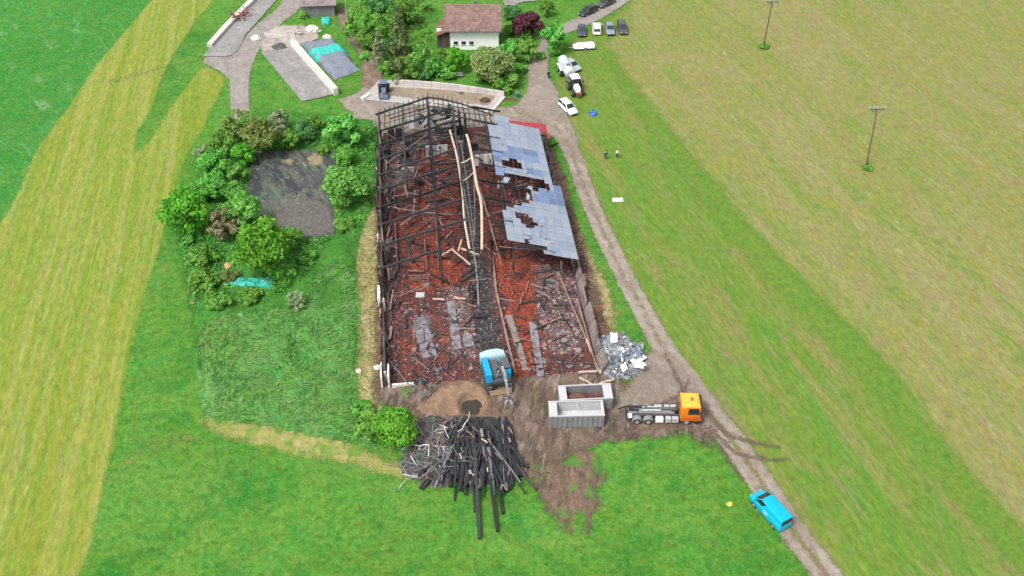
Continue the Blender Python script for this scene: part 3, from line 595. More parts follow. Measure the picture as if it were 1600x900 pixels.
for s0, t0, z1 in ((13.6, 55.6, 5.6), (14.5, 54.8, 5.5), (14.0, 49.5, 6.6)):
    mb = MB(); mb.beam((s0, t0, 0), (s0 - .2, t0, z1), .42, .42, .06, 5); mb.build('post', CHAR, barn)
for k in range(26):                      # half burnt hay and boards caught under the peak of the back gable
    s0 = random.uniform(6.2, 13); t0 = random.uniform(54.5, 58); z = random.uniform(3.6, 5.6); mb = MB(); mb.beam((s0, t0, z), (s0 + random.uniform(-1.6, 1.6), t0 + random.uniform(-.8, .8), z + random.uniform(-.5, .5)), random.uniform(.25, .6), random.uniform(.15, .35), .08, 4); mb.build('charred_board', CHAR, barn)
# the tangle in the rear bays: rafters and laths that came down and hang across each other
for k in range(175):
    s0 = random.uniform(.8, 12) if k < 135 else random.uniform(15.5, 19); t0 = random.uniform(33, 57.5) if k < 125 else random.uniform(20, 45); a = random.choice([random.gauss(0, .3), random.gauss(1.57, .3), random.uniform(0, 3.1)]); L = random.uniform(1.5, 5.5); z = random.uniform(.4, 3.2)
    mb = MB(); mb.beam((s0, t0, z), (min(max(s0 + L*math.cos(a), .3), 26), min(t0 + L*math.sin(a), 58), z + random.uniform(-.8, 1.4)), random.choice([.08, .12, .2]), None, .05, 4); mb.build('fallen_rafter', random.choice([CHAR, CHAR, CHAR, CHAR, CHAR2, CHAR2, PINKWOOD, STEEL]), barn)
for u, v, w_, h in ((626,222,1.4,2.8), (612,214,1.0,2.2), (640,232,1.6,1.6), (634,247,1.2,1.5), (694,190,3.6,1.6), (712,186,2.2,1.8), (606,246,1.2,1.6), (742,236,1.2,1.6), (700,290,1.1,1.3), (655,290,1.3,1.0)):
    s0, t0 = bst(u, v); mb = MB(); mb.box((s0, min(t0, 57), h/2), (w_, .5, h), Matrix.Rotation(random.uniform(-.2, .2), 3, 'Z') @ Matrix.Rotation(random.uniform(-.1, .1), 3, 'X')); mb.build('charred_partition', CHAR if w_ > 1.1 else CHAR2, barn)
# feed alley kerbs, slatted floor strips, partitions
def polyline(name, px, w, h, m, z0=0):
    pts = [bst(u, v, z0) for u, v in px]
    for a, b in zip(pts, pts[1:]):
        mb = MB(); mb.beam((a[0], a[1], z0 + h / 2), (b[0], b[1], z0 + h / 2), w, h, .03, 5); mb.build(name, m, barn)
polyline('kerb', [(768,395),(775,458),(784,498),(792,533),(799,562),(805,588)], .3, .75, PINKWOOD)
polyline('kerb', [(765,360),(767,395),(770,430)], .25, .9, CHAR)
polyline('kerb', [(741,400),(746,440),(748,480)], .25, .5, WALLC)
def strip(a, b, w, m=SLATC, n=1, h=.45):
    a, b = bst(*a), bst(*b)
    for k in range(n):
        p = [a[i] + (b[i] - a[i]) * k / n for i in (0, 1)]; q = [a[i] + (b[i] - a[i]) * (k + .96) / n for i in (0, 1)]
        mb = MB(); dz = random.uniform(-.05, .06); mb.beam((p[0], p[1], .22 + dz), (q[0], q[1], .22 + dz + random.uniform(-.04, .04)), w * random.uniform(.85, 1.05), h); mb.build('floor_slab', m, barn)
strip((655,500), (672,562), 2.0, n=5); strip((705,474), (708,505), 1.1, n=2); strip((710,510), (714,549), 1.3, n=3); strip((730,526), (734,545), 1.5); strip((832,506), (845,592), 1.0, n=6); strip((795,496), (822,582), .9, WALLC, n=6)
strip((715,489), (727,489), 1.0); strip((650,464), (664,464), 1.1, GALV)
for a, b, z in (((640,201),(680,199),2.6), ((666,247),(700,243),2.5), ((742,262),(770,262),2.6), ((700,205),(716,204),2.4), ((628,272),(648,270),1.4)):
    p, r = bst(*a), bst(*b); n = 4
    for k in range(n):
        x0, x1 = p[0] + (r[0]-p[0]) * k/n, p[0] + (r[0]-p[0]) * (k+.95)/n
        mb = MB(); mb.box(((x0+x1)/2, p[1] + random.uniform(-.08,.08), z/2), (x1-x0, .1, z * random.uniform(.85, 1)), Matrix.Rotation(random.uniform(-.08,.08), 3, 'X')); mb.build('partition_panel', random.choice([WHITEM, GALV, WHITEM]), barn)

# roof on the right: rails, red sheets at its rim and every solar module left on it
sroof = MB()
for s in (18.4, 20.6, 22.9, 25.1, 26.9): sroof.beam((s, 18.8, rz_(s) - .08), (s, 49.8, rz_(s) - .08), .09, .1)
sroof = sroof.build('solar_roof', CHAR2, barn)
red = M('red_sheet', (.33, .035, .05), [((.22, .03, .04), 1.2, 0, .5, .7, .6)], rough=.6)
for a, b, c_, d in ((19.6, 27.6, 50.1, 52.9), (27.25, 27.75, 48.6, 50.05)):
    mb = MB(); n = 8 if b - a > 2 else 2
    for k in range(n):
        x0 = a + (b - a) * k / n; x1 = a + (b - a) * (k + .94) / n
        mb.plate([(x0, c_, rz_(x0) - .12), (x1, c_, rz_(x1) - .12), (x1, d - (0 if b - a < 2 else (b - x1) * .18), rz_(x1) - .12), (x0, d - (0 if b - a < 2 else (b - x0) * .18), rz_(x0) - .12)], .06)
    mb.build('red_roof_edge', red, barn)
t = NT('solar_glass'); oi = t.new('ShaderNodeObjectInfo')
c = t.mix(oi.outputs['Random'], (.18, .225, .305), (.25, .29, .355)); c = t.mix(t.rng(t.noise(.8, 0, 5), .5, .7, 0, .5), c, (.31, .335, .375))  # sky reflection put into the pale base colour, dust mottling over it
t.col(c); t.set(Roughness=.22, **{'Specular IOR Level': .6}); SOLAR = t.m
SFRAME = M('solar_frame', (.36, .38, .41), rough=.4, metal=.4)
BLUEG = M('solar_glass_blue', (.12, .17, .30), [((.19, .24, .35), .5, 0, .5, .7, .6)], rough=.2, rnd=.2)
pw, ph = 1.26, 1.72                      # along the slope, along the barn
mb = MB(); x, y, f = pw / 2, ph / 2, .035
mb.cur = 1; mb.add([(-x,-y,0),(x,-y,0),(x,y,0),(-x,y,0),(-x,-y,.045),(x,-y,.045),(x,y,.045),(-x,y,.045),(-x+f,-y+f,.045),(x-f,-y+f,.045),(x-f,y-f,.045),(-x+f,y-f,.045)],
    [(0,3,2,1),(0,1,5,4),(1,2,6,5),(2,3,7,6),(3,0,4,7),(4,5,9,8),(5,6,10,9),(6,7,11,10),(7,4,8,11)])
mb.cur = 0; mb.add([(-x+f,-y+f,.04),(x-f,-y+f,.04),(x-f,y-f,.04),(-x+f,y-f,.04)], [(0,1,2,3)])
pv = mb.build('solar_panel', [SOLAR, SFRAME], sroof)
pme = pv.data; pme2 = pme.copy(); pme2.materials[0] = BLUEG
REG = [(768,180),(840,200),(908,406),(864,396),(830,382),(792,372),(784,338),(796,308),(824,312),(832,292),(800,279),(780,272),(776,250),(762,240),(766,215)]
HOLES = [[(781,251),(800,248),(815,257),(813,263),(784,260)], [(798,276),(818,276),(861,287),(859,295),(834,301),(800,300)], [(776,272),(806,272),(834,297),(827,317),(806,322),(778,330)], [(801,334),(824,336),(842,350),(836,361),(816,352)], [(822,377),(852,385),(852,394),(822,390)]]
def inp(poly, u, v): return sdf(poly, np.array([u], float), np.array([v], float))[0] < 0
pit = math.atan(.306); first = True
for i in range(8):
    for j in range(20):
        s = BW + .12 - (i + .5) * (pw + .02) * math.cos(pit); tt = 17.5 + (j + .5) * (ph + .025)
        z = rz_(s) + .02; u, v = P(*bw(s, tt, z))
        if not inp(REG, u, v): continue
        qs = [(a, b) for a in (-.25, .25) for b in (-.25, .25)]
        keepq = [(a, b) for a, b in qs if not any(inp(h, *P(*bw(s + a*pw*math.cos(pit), tt + b*ph, z - a*pw*math.sin(pit)))) for h in HOLES)]
        if not keepq: continue
        if len(keepq) < 4 and not first:      # what is left of a module at the edge of a hole
            for a, b in keepq:
                o = link_mesh('solar_panel', pme, sroof); o.scale = (.5, .5, 1)
                o.location = (s + a*pw*math.cos(pit), tt + b*ph, z - a*pw*math.sin(pit) + random.uniform(0, .06)); o.rotation_euler = (random.gauss(0, .06), pit + random.gauss(0, .06), random.gauss(0, .04))
            continue
        o = pv if first else link_mesh('solar_panel', pme2 if (262 < v < 282 and u < 850) or (233 < v < 252 and u < 840) or (294 < v < 318 and u > 828) else pme, sroof); first = False
        edge = any(abs(sdf(h, np.array([u]), np.array([v]))[0]) < 7 for h in HOLES[1:4])
        tilt = (random.gauss(0, .12), random.gauss(0, .12)) if edge else (random.gauss(0, .008), random.gauss(0, .008))
        o.location = (s, tt, z + (.12 if edge else 0)); o.rotation_euler = (tilt[0], pit + tilt[1], random.gauss(0, .05) if edge else 0)
for k in range(26):                      # splintered laths and torn modules in the gap of the solar roof
    u, v = random.choice([(random.uniform(786,840), random.uniform(278,330)), (random.uniform(805,845), random.uniform(335,362)), (random.uniform(800,860), random.uniform(374,388))])
    s, tt = bst(u, v, 5.6); z = rz_(s)
    mb = MB(); a = random.uniform(0, 6.3); L = random.uniform(.5, 1.7)
    mb.beam((s, tt, z - random.uniform(.0, .6)), (s + L * math.cos(a), tt + L * math.sin(a), z + random.uniform(-.6, .3)), .08, .08); mb.build('splintered_lath', random.choice([CHAR, CHAR2, PALEWOOD, CHAR]), sroof)
for k in range(9):
    u, v = random.uniform(788,838), random.uniform(284,330); s, tt = bst(u, v, 5.6)
    mb = MB(); x, y = random.uniform(.25, .6), random.uniform(.25, .7); mb.plate([(-x,-y,0),(x,-y*.6,0),(x*.7,y,0),(-x*.4,y*.8,0)], .03)
    o = mb.build('torn_panel', random.choice([SOLAR, GREYBLUE, CHAR2]), sroof); o.location = (s, tt, rz_(s) + .05); o.rotation_euler = (random.gauss(0,.5), random.gauss(.3,.5), random.uniform(0,6))
# ------------------------------------------------------------------ trees and shrubs
def leaf_mat(name, a, b, dark):
    t = NT(name); v = t.attr('tone'); oi = t.new('ShaderNodeObjectInfo')
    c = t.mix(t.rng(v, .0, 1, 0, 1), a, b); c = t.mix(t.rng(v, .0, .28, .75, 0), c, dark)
    h = t.new('ShaderNodeHueSaturation'); t.link(c, h.inputs['Color']); t.link(t.rng(oi.outputs['Random'], 0, 1, .485, .515), h.inputs['Hue']); t.link(t.rng(oi.outputs['Random'], 0, 1, .85, 1.15), h.inputs['Value'])
    t.col(h.outputs[0]); t.set(Roughness=.6, **{'Specular IOR Level': .25})
    tr = t.new('ShaderNodeBsdfTranslucent'); t.link(h.outputs[0], tr.inputs[0]); mx_ = t.new('ShaderNodeMixShader'); mx_.inputs[0].default_value = .25
    t.link(t.bs.outputs[0], mx_.inputs[1]); t.link(tr.outputs[0], mx_.inputs[2]); t.link(mx_.outputs[0], t.out.inputs[0]); return t.m
LEAF = {'bright': leaf_mat('leaf_bright', (.072, .285, .018), (.145, .41, .034), (.04, .16, .012)),
        'fresh': leaf_mat('leaf_fresh', (.095, .31, .045), (.20, .46, .085), (.04, .17, .022)),
        'mid': leaf_mat('leaf_mid', (.085, .27, .035), (.17, .40, .06), (.035, .14, .02)),
        'dark': leaf_mat('leaf_dark', (.05, .17, .045), (.10, .26, .07), (.022, .09, .022)),
        'olive': leaf_mat('leaf_olive', (.12, .205, .045), (.22, .30, .075), (.05, .11, .022)),
        'grey': leaf_mat('leaf_grey', (.19, .25, .125), (.31, .37, .2), (.10, .14, .07)),
        'brown': leaf_mat('leaf_brown', (.21, .20, .095), (.32, .31, .16), (.10, .10, .05)),
        'spruce': leaf_mat('leaf_spruce', (.10, .16, .05), (.19, .24, .09), (.04, .08, .024)),
        'purple': leaf_mat('leaf_purple', (.075, .022, .034), (.14, .04, .06), (.035, .012, .018)),
        'yellow': leaf_mat('leaf_yellow', (.15, .235, .06), (.28, .34, .12), (.05, .11, .022))}
BARK = M('bark', (.10, .08, .06), [((.05, .04, .03), .3, 0, .45, .65, .8)], rough=.9)

def leaves(clumps, n, size, flat=.0, seed=0):
    """clumps: (centre, radius, tone); returns a mesh of small leaf sprays"""
    rs = np.random.RandomState(seed); V = []; F = []; T = []
    w = np.array([c[1] ** 2 for c in clumps]); w /= w.sum(); cnt = np.maximum(8, (w * n).astype(int))
    for (c, r, tone), k in zip(clumps, cnt):
        d = rs.normal(size=(k, 3)); d /= np.linalg.norm(d, axis=1)[:, None]
        d[:, 2] = np.where(d[:, 2] < -.3, -d[:, 2], d[:, 2])
        rad = r * (.55 + .5 * rs.rand(k) ** .6)
        p = np.array(c) + d * rad[:, None] * np.array([1, 1, .85])
        nrm = d + rs.normal(scale=.65, size=(k, 3)); nrm[:, 2] += .25; nrm /= np.linalg.norm(nrm, axis=1)[:, None]
        a = np.cross(nrm, rs.normal(size=(k, 3))); a /= np.linalg.norm(a, axis=1)[:, None]; b = np.cross(nrm, a)
        s = size * (.6 + .8 * rs.rand(k))[:, None]; b2 = b * s * .6; a2 = a * s
        base = sum(len(x) for x in V)
        V.append(np.stack([p - a2, p - b2, p + a2 * 1.1, p + b2 - nrm * s * .25], 1).reshape(-1, 3))
        F.append(base + np.arange(k * 4).reshape(-1, 4)); T.append(np.clip(tone + rs.normal(scale=.16, size=k), 0, 1))
    V = np.concatenate(V); F = np.concatenate(F); T = np.concatenate(T)
    me = bpy.data.meshes.new('crown'); me.from_pydata(V.tolist(), [], F.tolist())
    me.attributes.new('tone', 'FLOAT', 'FACE').data.foreach_set('value', T.astype('f')); me.materials.append(BARK); me.update(); return me
def round_crown(seed, n=2600, k=26, size=.10, squash=.85, zc=.95, gaps=.0):
    rs = np.random.RandomState(seed); cl = []
    for i in range(k):
        d = rs.normal(size=3); d /= np.linalg.norm(d); d[2] = abs(d[2]) * (1 if rs.rand() < .72 else -1)
        r = .50 + .30 * rs.rand()
        cl.append(((d[0] * r, d[1] * r, zc + d[2] * r * squash), .20 + .17 * rs.rand(), .25 + .65 * rs.rand()))
    cl.append(((0, 0, zc), .5, .15)); return leaves(cl, n, size, seed=seed)  # dark core clump: the crown's inner shade put into leaf tone
def conifer_crown(seed, n=2600):
    rs = np.random.RandomState(seed); cl = []
    for i in range(46):
        h = (i / 46) ** .85; R = (1 - h) * 1.0 + .05; a = rs.rand() * 6.3; q = R * (.45 + .5 * rs.rand())
        cl.append(((math.cos(a) * q, math.sin(a) * q, .25 + h * 3.6), .12 + .22 * (1 - h), .2 + .65 * rs.rand()))
    return leaves(cl, n, .10, seed=seed)
def wispy_crown(seed, n=1500):
    rs = np.random.RandomState(seed); cl = []
    for i in range(40):
        d = rs.normal(size=3); d /= np.linalg.norm(d); d[2] = abs(d[2]); r = .35 + .6 * rs.rand()
        cl.append(((d[0]*r, d[1]*r, .45 + d[2]*r*1.2), .10 + .14 * rs.rand(), .2 + .7 * rs.rand()))
    return leaves(cl, n, .085, seed=seed)
CROWN = {'round': [round_crown(i) for i in (1, 2, 3, 4)], 'big': [round_crown(i, 5200, 48, .062) for i in (11, 12)], 'low': [round_crown(i, 1500, 20, .12, .6, .45) for i in (21, 22, 23)],
         'conifer': [conifer_crown(i) for i in (31, 32)], 'wispy': [wispy_crown(i) for i in (41, 42, 43)]}
def trunk_mesh(h, r, spread, nl, seed):
    rs = random.Random(seed); mb = MB()
    mb.tube([(0,0,-.05),(rs.uniform(-.03,.03),rs.uniform(-.03,.03),h*.5),(rs.uniform(-.05,.05),rs.uniform(-.05,.05),h)], [r*1.25, r, r*.6], 7)
    for i in range(nl):
        a = i * 6.283 / nl + rs.uniform(-.4,.4); z0 = h * rs.uniform(.45, .95)
        mb.tube([(0,0,z0),(math.cos(a)*spread*.5,math.sin(a)*spread*.5,z0+spread*.5),(math.cos(a)*spread,math.sin(a)*spread,z0+spread*rs.uniform(.7,1.2))], [r*.5, r*.32, r*.12], 5)
    o = mb.build('trunk', BARK); me = o.data; bpy.data.objects.remove(o); return me
TRUNK = {'round': trunk_mesh(.75, .06, .5, 6, 1), 'big': trunk_mesh(.8, .07, .55, 7, 2), 'low': trunk_mesh(.3, .05, .4, 6, 3), 'conifer': trunk_mesh(3.6, .09, .3, 4, 4), 'wispy': trunk_mesh(.4, .045, .6, 9, 5)}
_tc = [0]
def tree(u, v, rpx, kind, leaf, label, name='bush', cat=None, h=1.0, group=None):
    """u,v: where the crown's middle shows; rpx: its half width"""
    _tc[0] += 1; i = _tc[0]
    sc0 = .00792 * (v + 950); R = rpx / sc0 / .92 * (1.06 if kind != 'conifer' else 1.1)
    zc = {'round': .95, 'big': .95, 'low': .45, 'conifer': 1.7, 'wispy': .8}[kind] * R * h
    x, y = G(u, v, zc)
    e = empty(name, (x, y, 0), random.uniform(0, 6.3), label, cat or ('tree' if 'tree' in name or 'spruce' in name else 'bush'), group)
    e.scale = (R, R, R * h)
    tm = link_mesh('trunk', TRUNK[kind], e)
    ms = CROWN[kind]; c = link_mesh('crown', ms[i % len(ms)], e)
    c.material_slots[0].link = 'OBJECT'; c.material_slots[0].material = LEAF[leaf]
    return e
GP = 'bushes and trees round the slurry lagoon'
for a in [(374,200,26,'wispy','olive','thin dark twiggy bush where the narrow lane ends above the lagoon'), (404,214,28,'round','olive','broad olive green bush at the lagoon upper left corner'),
    (436,192,22,'wispy','grey','pale grey green airy bush above the middle of the lagoon top edge'), (452,218,15,'round','mid','small rounded green bush at the lagoon top edge'),
    (474,206,17,'round','dark','dark green bush right of the pale airy one above the lagoon'), (492,192,15,'wispy','mid','small loose bush below the grass patch of the gravel yard'), (536,206,27,'round','fresh','large pale green bush at the lagoon upper right corner beside the barn'),
    (538,244,17,'round','mid','bush on the lagoon right bank below the corner bush'), (536,292,31,'big','fresh','big bright bushy willow overhanging the lagoon right bank'), (538,352,16,'low','fresh','low bush at the lagoon lower right corner by the dry grass'),
    (349,225,21,'round','mid','green bush on the left bank below the twiggy bush'), (381,240,18,'round','bright','bright bush leaning over the lagoon left upper edge'), (314,236,12,'wispy','grey','small greyish bush at the outer edge of the thicket'),
    (335,256,24,'round','mid','dense green bush in the middle of the left bank thicket'), (368,270,15,'round','fresh','rounded light bush at the lagoon left edge below the bright one'), (330,292,23,'round','mid','dark shaded bush in the thicket above the brown one'),
    (365,299,16,'round','fresh','small pale bush on the lagoon left edge halfway down'), (305,305,18,'round','fresh','bush at the outer edge of the thicket above the lone trunk tree'),
    (352,352,27,'wispy','brown','bare brownish bush between two green trees'), (377,330,27,'round','fresh','green bush right behind the bare brownish bush'), (456,372,18,'round','mid','low dark bush under the lagoon bottom edge'),
    (461,470,15,'wispy','grey','small grey olive shrub right of the teal tarpaulin'), (318,404,22,'low','mid','low shrub between the lone trunk tree and the orange lump'), (318,440,24,'low','mid','low dark shrub left of the teal tarpaulin'),
    (360,432,14,'low','olive','small shrub above the left end of the teal tarpaulin'), (392,462,18,'low','mid','low shrub in front of the teal tarpaulin'), (440,425,20,'low','mid','low shrub at the right foot of the big bright tree'), (480,402,15,'low','mid','low shrub on the green slope below the lagoon'),
    (345,470,20,'low','mid','low shrub at the lower edge of the rough vegetation'), (585,665,28,'low','mid','low dark green shrub behind the bright round bush'), (565,640,16,'low','mid','small dark shrub near the barn front left corner'), (300,372,16,'low','mid','low shrub at the foot of the lone trunk tree'), (505,235,10,'low','mid','small tuft of bush on the lagoon top right edge')]:
    tree(*a, group=GP)
tree(291,334,33,'big','bright','bright green tree with a visible trunk at the left end of the thicket','broadleaf_tree', h=1.25)
tree(408,388,39,'big','bright','tallest bright green tree standing below the lagoon','broadleaf_tree', h=1.2)
tree(616,672,33,'big','bright','bright round bush beside the scrap metal in front of the barn','bush', h=.95)
GG = 'trees and shrubs of the farmhouse garden'
for a in [(562,40,24,'round','mid','bushy tree at the top left of the garden by the thin pole'), (590,16,22,'round','dark','dark bushy tree at the top of the garden'), (596,48,22,'round','fresh','pale bushy tree above the grey spruce'),
    (628,14,18,'round','mid','bushy tree at the upper edge behind the tall spruce'), (572,62,16,'round','mid','low bushy tree beside the dirt lane'), (656,90,22,'round','fresh','round green bush at the right foot of the tall spruce'), (668,10,9,'wispy','mid','small young tree on the lawn left of the house'),
    (713,94,16,'round','bright','light green round bush in front of the white house wall'), (688,108,17,'low','mid','low bush between the spruce and the light green bush'), (768,100,29,'big','yellow','large yellowish flowering bush in front of the house'),
    (795,82,16,'round','fresh','green bush right of the yellowish bush'), (825,78,15,'round','fresh','hedge bush beside the lane bend'), (806,72,14,'low','mid','low hedge bush at the right corner of the house'), (798,20,14,'low','dark','low dark bush right of the roof'),
    (868,58,19,'round','fresh','bush in the fork of the two lanes'), (866,80,10,'low','mid','small low bush under the fork bush'), (855,12,11,'round','mid','small round tree on the upper lawn'), (604,108,13,'low','mid','low bush left of the tall spruce'),
    (790,128,20,'low','mid','low dark bush behind the right end of the concrete wall'), (735,60,9,'low','dark','small dark shrub against the white house wall'), (475,24,8,'low','fresh','small bush at the left corner of the plank shed'), (820,55,10,'wispy','mid','loose shrub under the purple tree'), (662,118,14,'low','dark','low bush on the slope above the concrete wall'), (810,108,12,'low','fresh','low bush at the bend of the gravel road'), (575,18,18,'round','fresh','pale bush at the top edge beside the plank shed lane'), (612,30,17,'round','mid','bush between the dark one and the tall spruce'), (640,104,16,'round','mid','dark bush hugging the foot of the spruce'), (672,100,15,'round','fresh','round bush on the slope right of the spruce'), (612,72,13,'round','dark','dark bush squeezed between the two spruces'), (574,88,11,'low','fresh','low bush along the bend of the dirt lane'), (700,116,12,'low','fresh','low bush left of the garden bench'), (738,90,11,'low','fresh','low bush beside the yellowish bush'), (752,120,13,'low','mid','low bush at the foot of the yellowish bush'), (640,22,13,'round','fresh','light bush at the upper lawn edge'), (800,48,12,'low','mid','low shrub by the right house wall'), (845,88,8,'low','mid','small hedge end at the gravel road edge')]:
    tree(*a, h=1.22 if a[3] == 'round' else 1.0, group=GG)
tree(826,38,22,'round','purple','dark purple leaved tree beside the farmhouse','purple_tree', h=.95)
tree(626,72,19,'conifer','spruce','tall brownish green spruce in the garden','spruce_tree', h=1.3)
tree(592,82,13,'conifer','grey','slim grey green spruce left of the tall one','spruce_tree')
tree(874,318,9,'low','dark','dark shrub against the barn right wall under the solar roof','bush')
tree(862,222,9,'low','fresh','pale low shrub at the barn back right corner','bush')
tree(1355,261,9,'low','mid','green tuft of tall grass at the foot of the nearer pole','grass_tuft','grass tuft', h=.6)
tree(1194,72,8,'low','mid','green tuft of tall grass at the foot of the farther pole','grass_tuft','grass tuft', h=.6)

# leafy undergrowth between the bushes and tussocks of the tall grass: masses nobody could count
def scatter(name, poly, n, size, leaf, h, dens=None, seed=0):
    w = gp(poly); b = bb(w); rs = np.random.RandomState(seed)
    X = rs.uniform(b[0], b[2], n); Y = rs.uniform(b[1], b[3], n); k = (sdf(w, X, Y) < 0) & (fbm(X, Y, 6, 3, seed) > (dens or 0)); X, Y = X[k], Y[k]
    cl = [((x, y, h * .3), rs.uniform(.25, .6) * h * 2, rs.rand()) for x, y in zip(X, Y)]
    me = leaves(cl, len(cl) * 22, size, seed=seed); me.name = name; me.materials[0] = LEAF[leaf]; return tag(link_mesh(name, me), kind='stuff')
THICK = [(290,410),(282,360),(305,300),(330,230),(372,190),(440,200),(520,205),(580,200),(588,290),(560,366),(515,372),(480,425),(456,458),(390,470),(330,482),(304,490),(292,450)]
LAGW = gp(lag)
def scatter_out(name, n, size, leaf, h, seed):
    w = gp(THICK); b = bb(w); rs = np.random.RandomState(seed)
    X = rs.uniform(b[0], b[2], n); Y = rs.uniform(b[1], b[3], n); k = (sdf(w, X, Y) < 0) & (sdf(LAGW, X, Y) > .7) & (fbm(X, Y, 7, 3, seed) > .42); X, Y = X[k], Y[k]
    cl = [((x, y, h * .35), rs.uniform(.3, .8) * h, rs.rand()) for x, y in zip(X, Y)]
    me = leaves(cl, len(cl) * 20, size, seed=seed); me.name = name; me.materials[0] = LEAF[leaf]; return tag(link_mesh(name, me), kind='stuff')
scatter_out('undergrowth', 2600, .17, 'mid', .9, 5); scatter_out('undergrowth', 1500, .16, 'fresh', .8, 6); scatter_out('undergrowth', 450, .16, 'dark', .9, 7); scatter_out('undergrowth', 300, .13, 'brown', .6, 8)
scatter('undergrowth', [(548,60),(560,0),(660,-5),(672,60),(700,84),(790,90),(830,64),(842,90),(818,120),(800,140),(700,130),(610,122),(584,118)], 900, .18, 'mid', .6, .46, 15)
def blades(name, poly, n, h, mat, seed, lump0=None):
    w = gp(poly); b = bb(w); rs = np.random.RandomState(seed); X = rs.uniform(b[0], b[2], n); Y = rs.uniform(b[1], b[3], n); D_ = sdf(w, X, Y); k = D_ < .2; X, Y, D_ = X[k], Y[k], D_[k]; m_ = len(X)
    a = rs.rand(m_) * 6.3; H = h * (.5 + rs.rand(m_)); dirn = 1.2 + 9 * fbm(X, Y, 5, 3, 2); lx = np.cos(dirn) * H * (.5 + .5 * rs.rand(m_)); ly = np.sin(dirn) * H * (.5 + .5 * rs.rand(m_)); wd = .05 + .08 * rs.rand(m_)
    z0 = .05 + lump0(X, Y, D_) if lump0 else .05 + np.zeros(m_)
    P0 = np.stack([X - np.cos(a) * wd, Y - np.sin(a) * wd, z0], 1); P1 = np.stack([X + np.cos(a) * wd, Y + np.sin(a) * wd, z0], 1); P2 = np.stack([X + lx * 1.5, Y + ly * 1.5, z0 + H * .3 + .1], 1)
    me = bpy.data.meshes.new(name); me.from_pydata(np.stack([P0, P1, P2], 1).reshape(-1, 3).tolist(), [], np.arange(m_ * 3).reshape(-1, 3).tolist())
    me.attributes.new('tone', 'FLOAT', 'FACE').data.foreach_set('value', np.clip(fbm(X, Y, 4, 3, 1) * 1.1 - .05 + rs.normal(scale=.18, size=m_), 0, 1).astype('f')); me.materials.append(mat); return tag(link_mesh(name, me), kind='stuff')
blades('grass_blades', [(310,520),(330,488),(400,478),(462,468),(488,420),(516,382),(552,376),(556,440),(556,520),(556,600),(560,650),(590,696),(540,690),(430,666),(322,652),(314,600)], 15000, .5, leaf_mat('blade_green', (.09, .28, .05), (.22, .40, .15), (.05, .19, .025)), 3, lump(.55, 2.2))
DRYB = leaf_mat('blade_dry', (.34, .29, .13), (.47, .42, .24), (.20, .22, .07))
blades('grass_blades', [(572,312),(588,300),(592,400),(594,480),(597,560),(592,640),(560,622),(560,560),(564,480),(556,430),(555,370)], 4500, .3, DRYB, 4)
blades('grass_blades', [(852,238),(862,240),(878,300),(898,340),(922,400),(946,440),(960,490),(956,520),(930,525),(912,455),(898,398),(878,330)], 3500, .3, DRYB, 5)
# ------------------------------------------------------------------ vehicles
def paint(name, c, rough=.35, dirt=.35):
    return M(name, c, [((c[0]*.6+.06, c[1]*.6+.05, c[2]*.6+.04), 1.2, 0, .5, .75, dirt)], rough=rough, spec=.5)
GLASS = M('dark_glass', (.02, .025, .03), rough=.12, spec=.6); TYRE = M('tyre', (.03, .03, .03), [((.10, .085, .07), .3, 0, .5, .7, .6)], rough=.9); RIM = M('rim', (.45, .45, .46), rough=.4, metal=.5)
LAMP = M('lamp_glass', (.7, .7, .68), rough=.2); REDL = M('tail_lamp', (.45, .02, .02), rough=.3); BLACKP = M('black_plastic', (.03, .03, .032), rough=.6); CHROME = M('aluminium_tank', (.55, .56, .57), [((.35, .34, .33), .4, 0, .5, .7, .5)], rough=.35, metal=.4)
DGREY = M('dark_steel', (.09, .09, .095), [((.16, .15, .14), .4, 0, .5, .7, .6)], rough=.55); WHITEP = M('white_paint', (.78, .78, .78), [((.6, .58, .55), .7, 0, .55, .72, .4)], rough=.35); AMBER = M('amber_lamp', (.8, .3, .02), rough=.3)

def wheel(parent, x, y, r, w, rim=RIM, name='wheel'):
    s = 1 if y > 0 else -1
    mb = MB(); mb.cyl((x, y - s * w, r), (x, y, r), r, r, 16); o = mb.build(name, TYRE, parent)
    mb = MB(); mb.cyl((x, y - s * .02, r), (x, y + s * .015, r), r * .58, r * .5, 12); mb.build('rim', rim, o); return o
def quadp(name, pts, m, parent, off=.012):
    mb = MB(); mb.plate(pts, .01); o = mb.build(name, m, parent); return o
def ring(x, hw, z0, z1, rb=.93, rt=.9):
    h = z1 - z0
    return [(x, -hw*rb, z0), (x, -hw, z0+h*.25), (x, -hw*.99, z0+h*.78), (x, -hw*rt, z1), (x, hw*rt, z1), (x, hw*.99, z0+h*.78), (x, hw, z0+h*.25), (x, hw*rb, z0)]
def bev(o, w=.09):
    m_ = o.modifiers.new('bevel', 'BEVEL'); m_.width = w; m_.segments = 2; m_.limit_method = 'ANGLE'; m_.angle_limit = math.radians(25); o.data.polygons.foreach_set('use_smooth', [True]*len(o.data.polygons)); return o
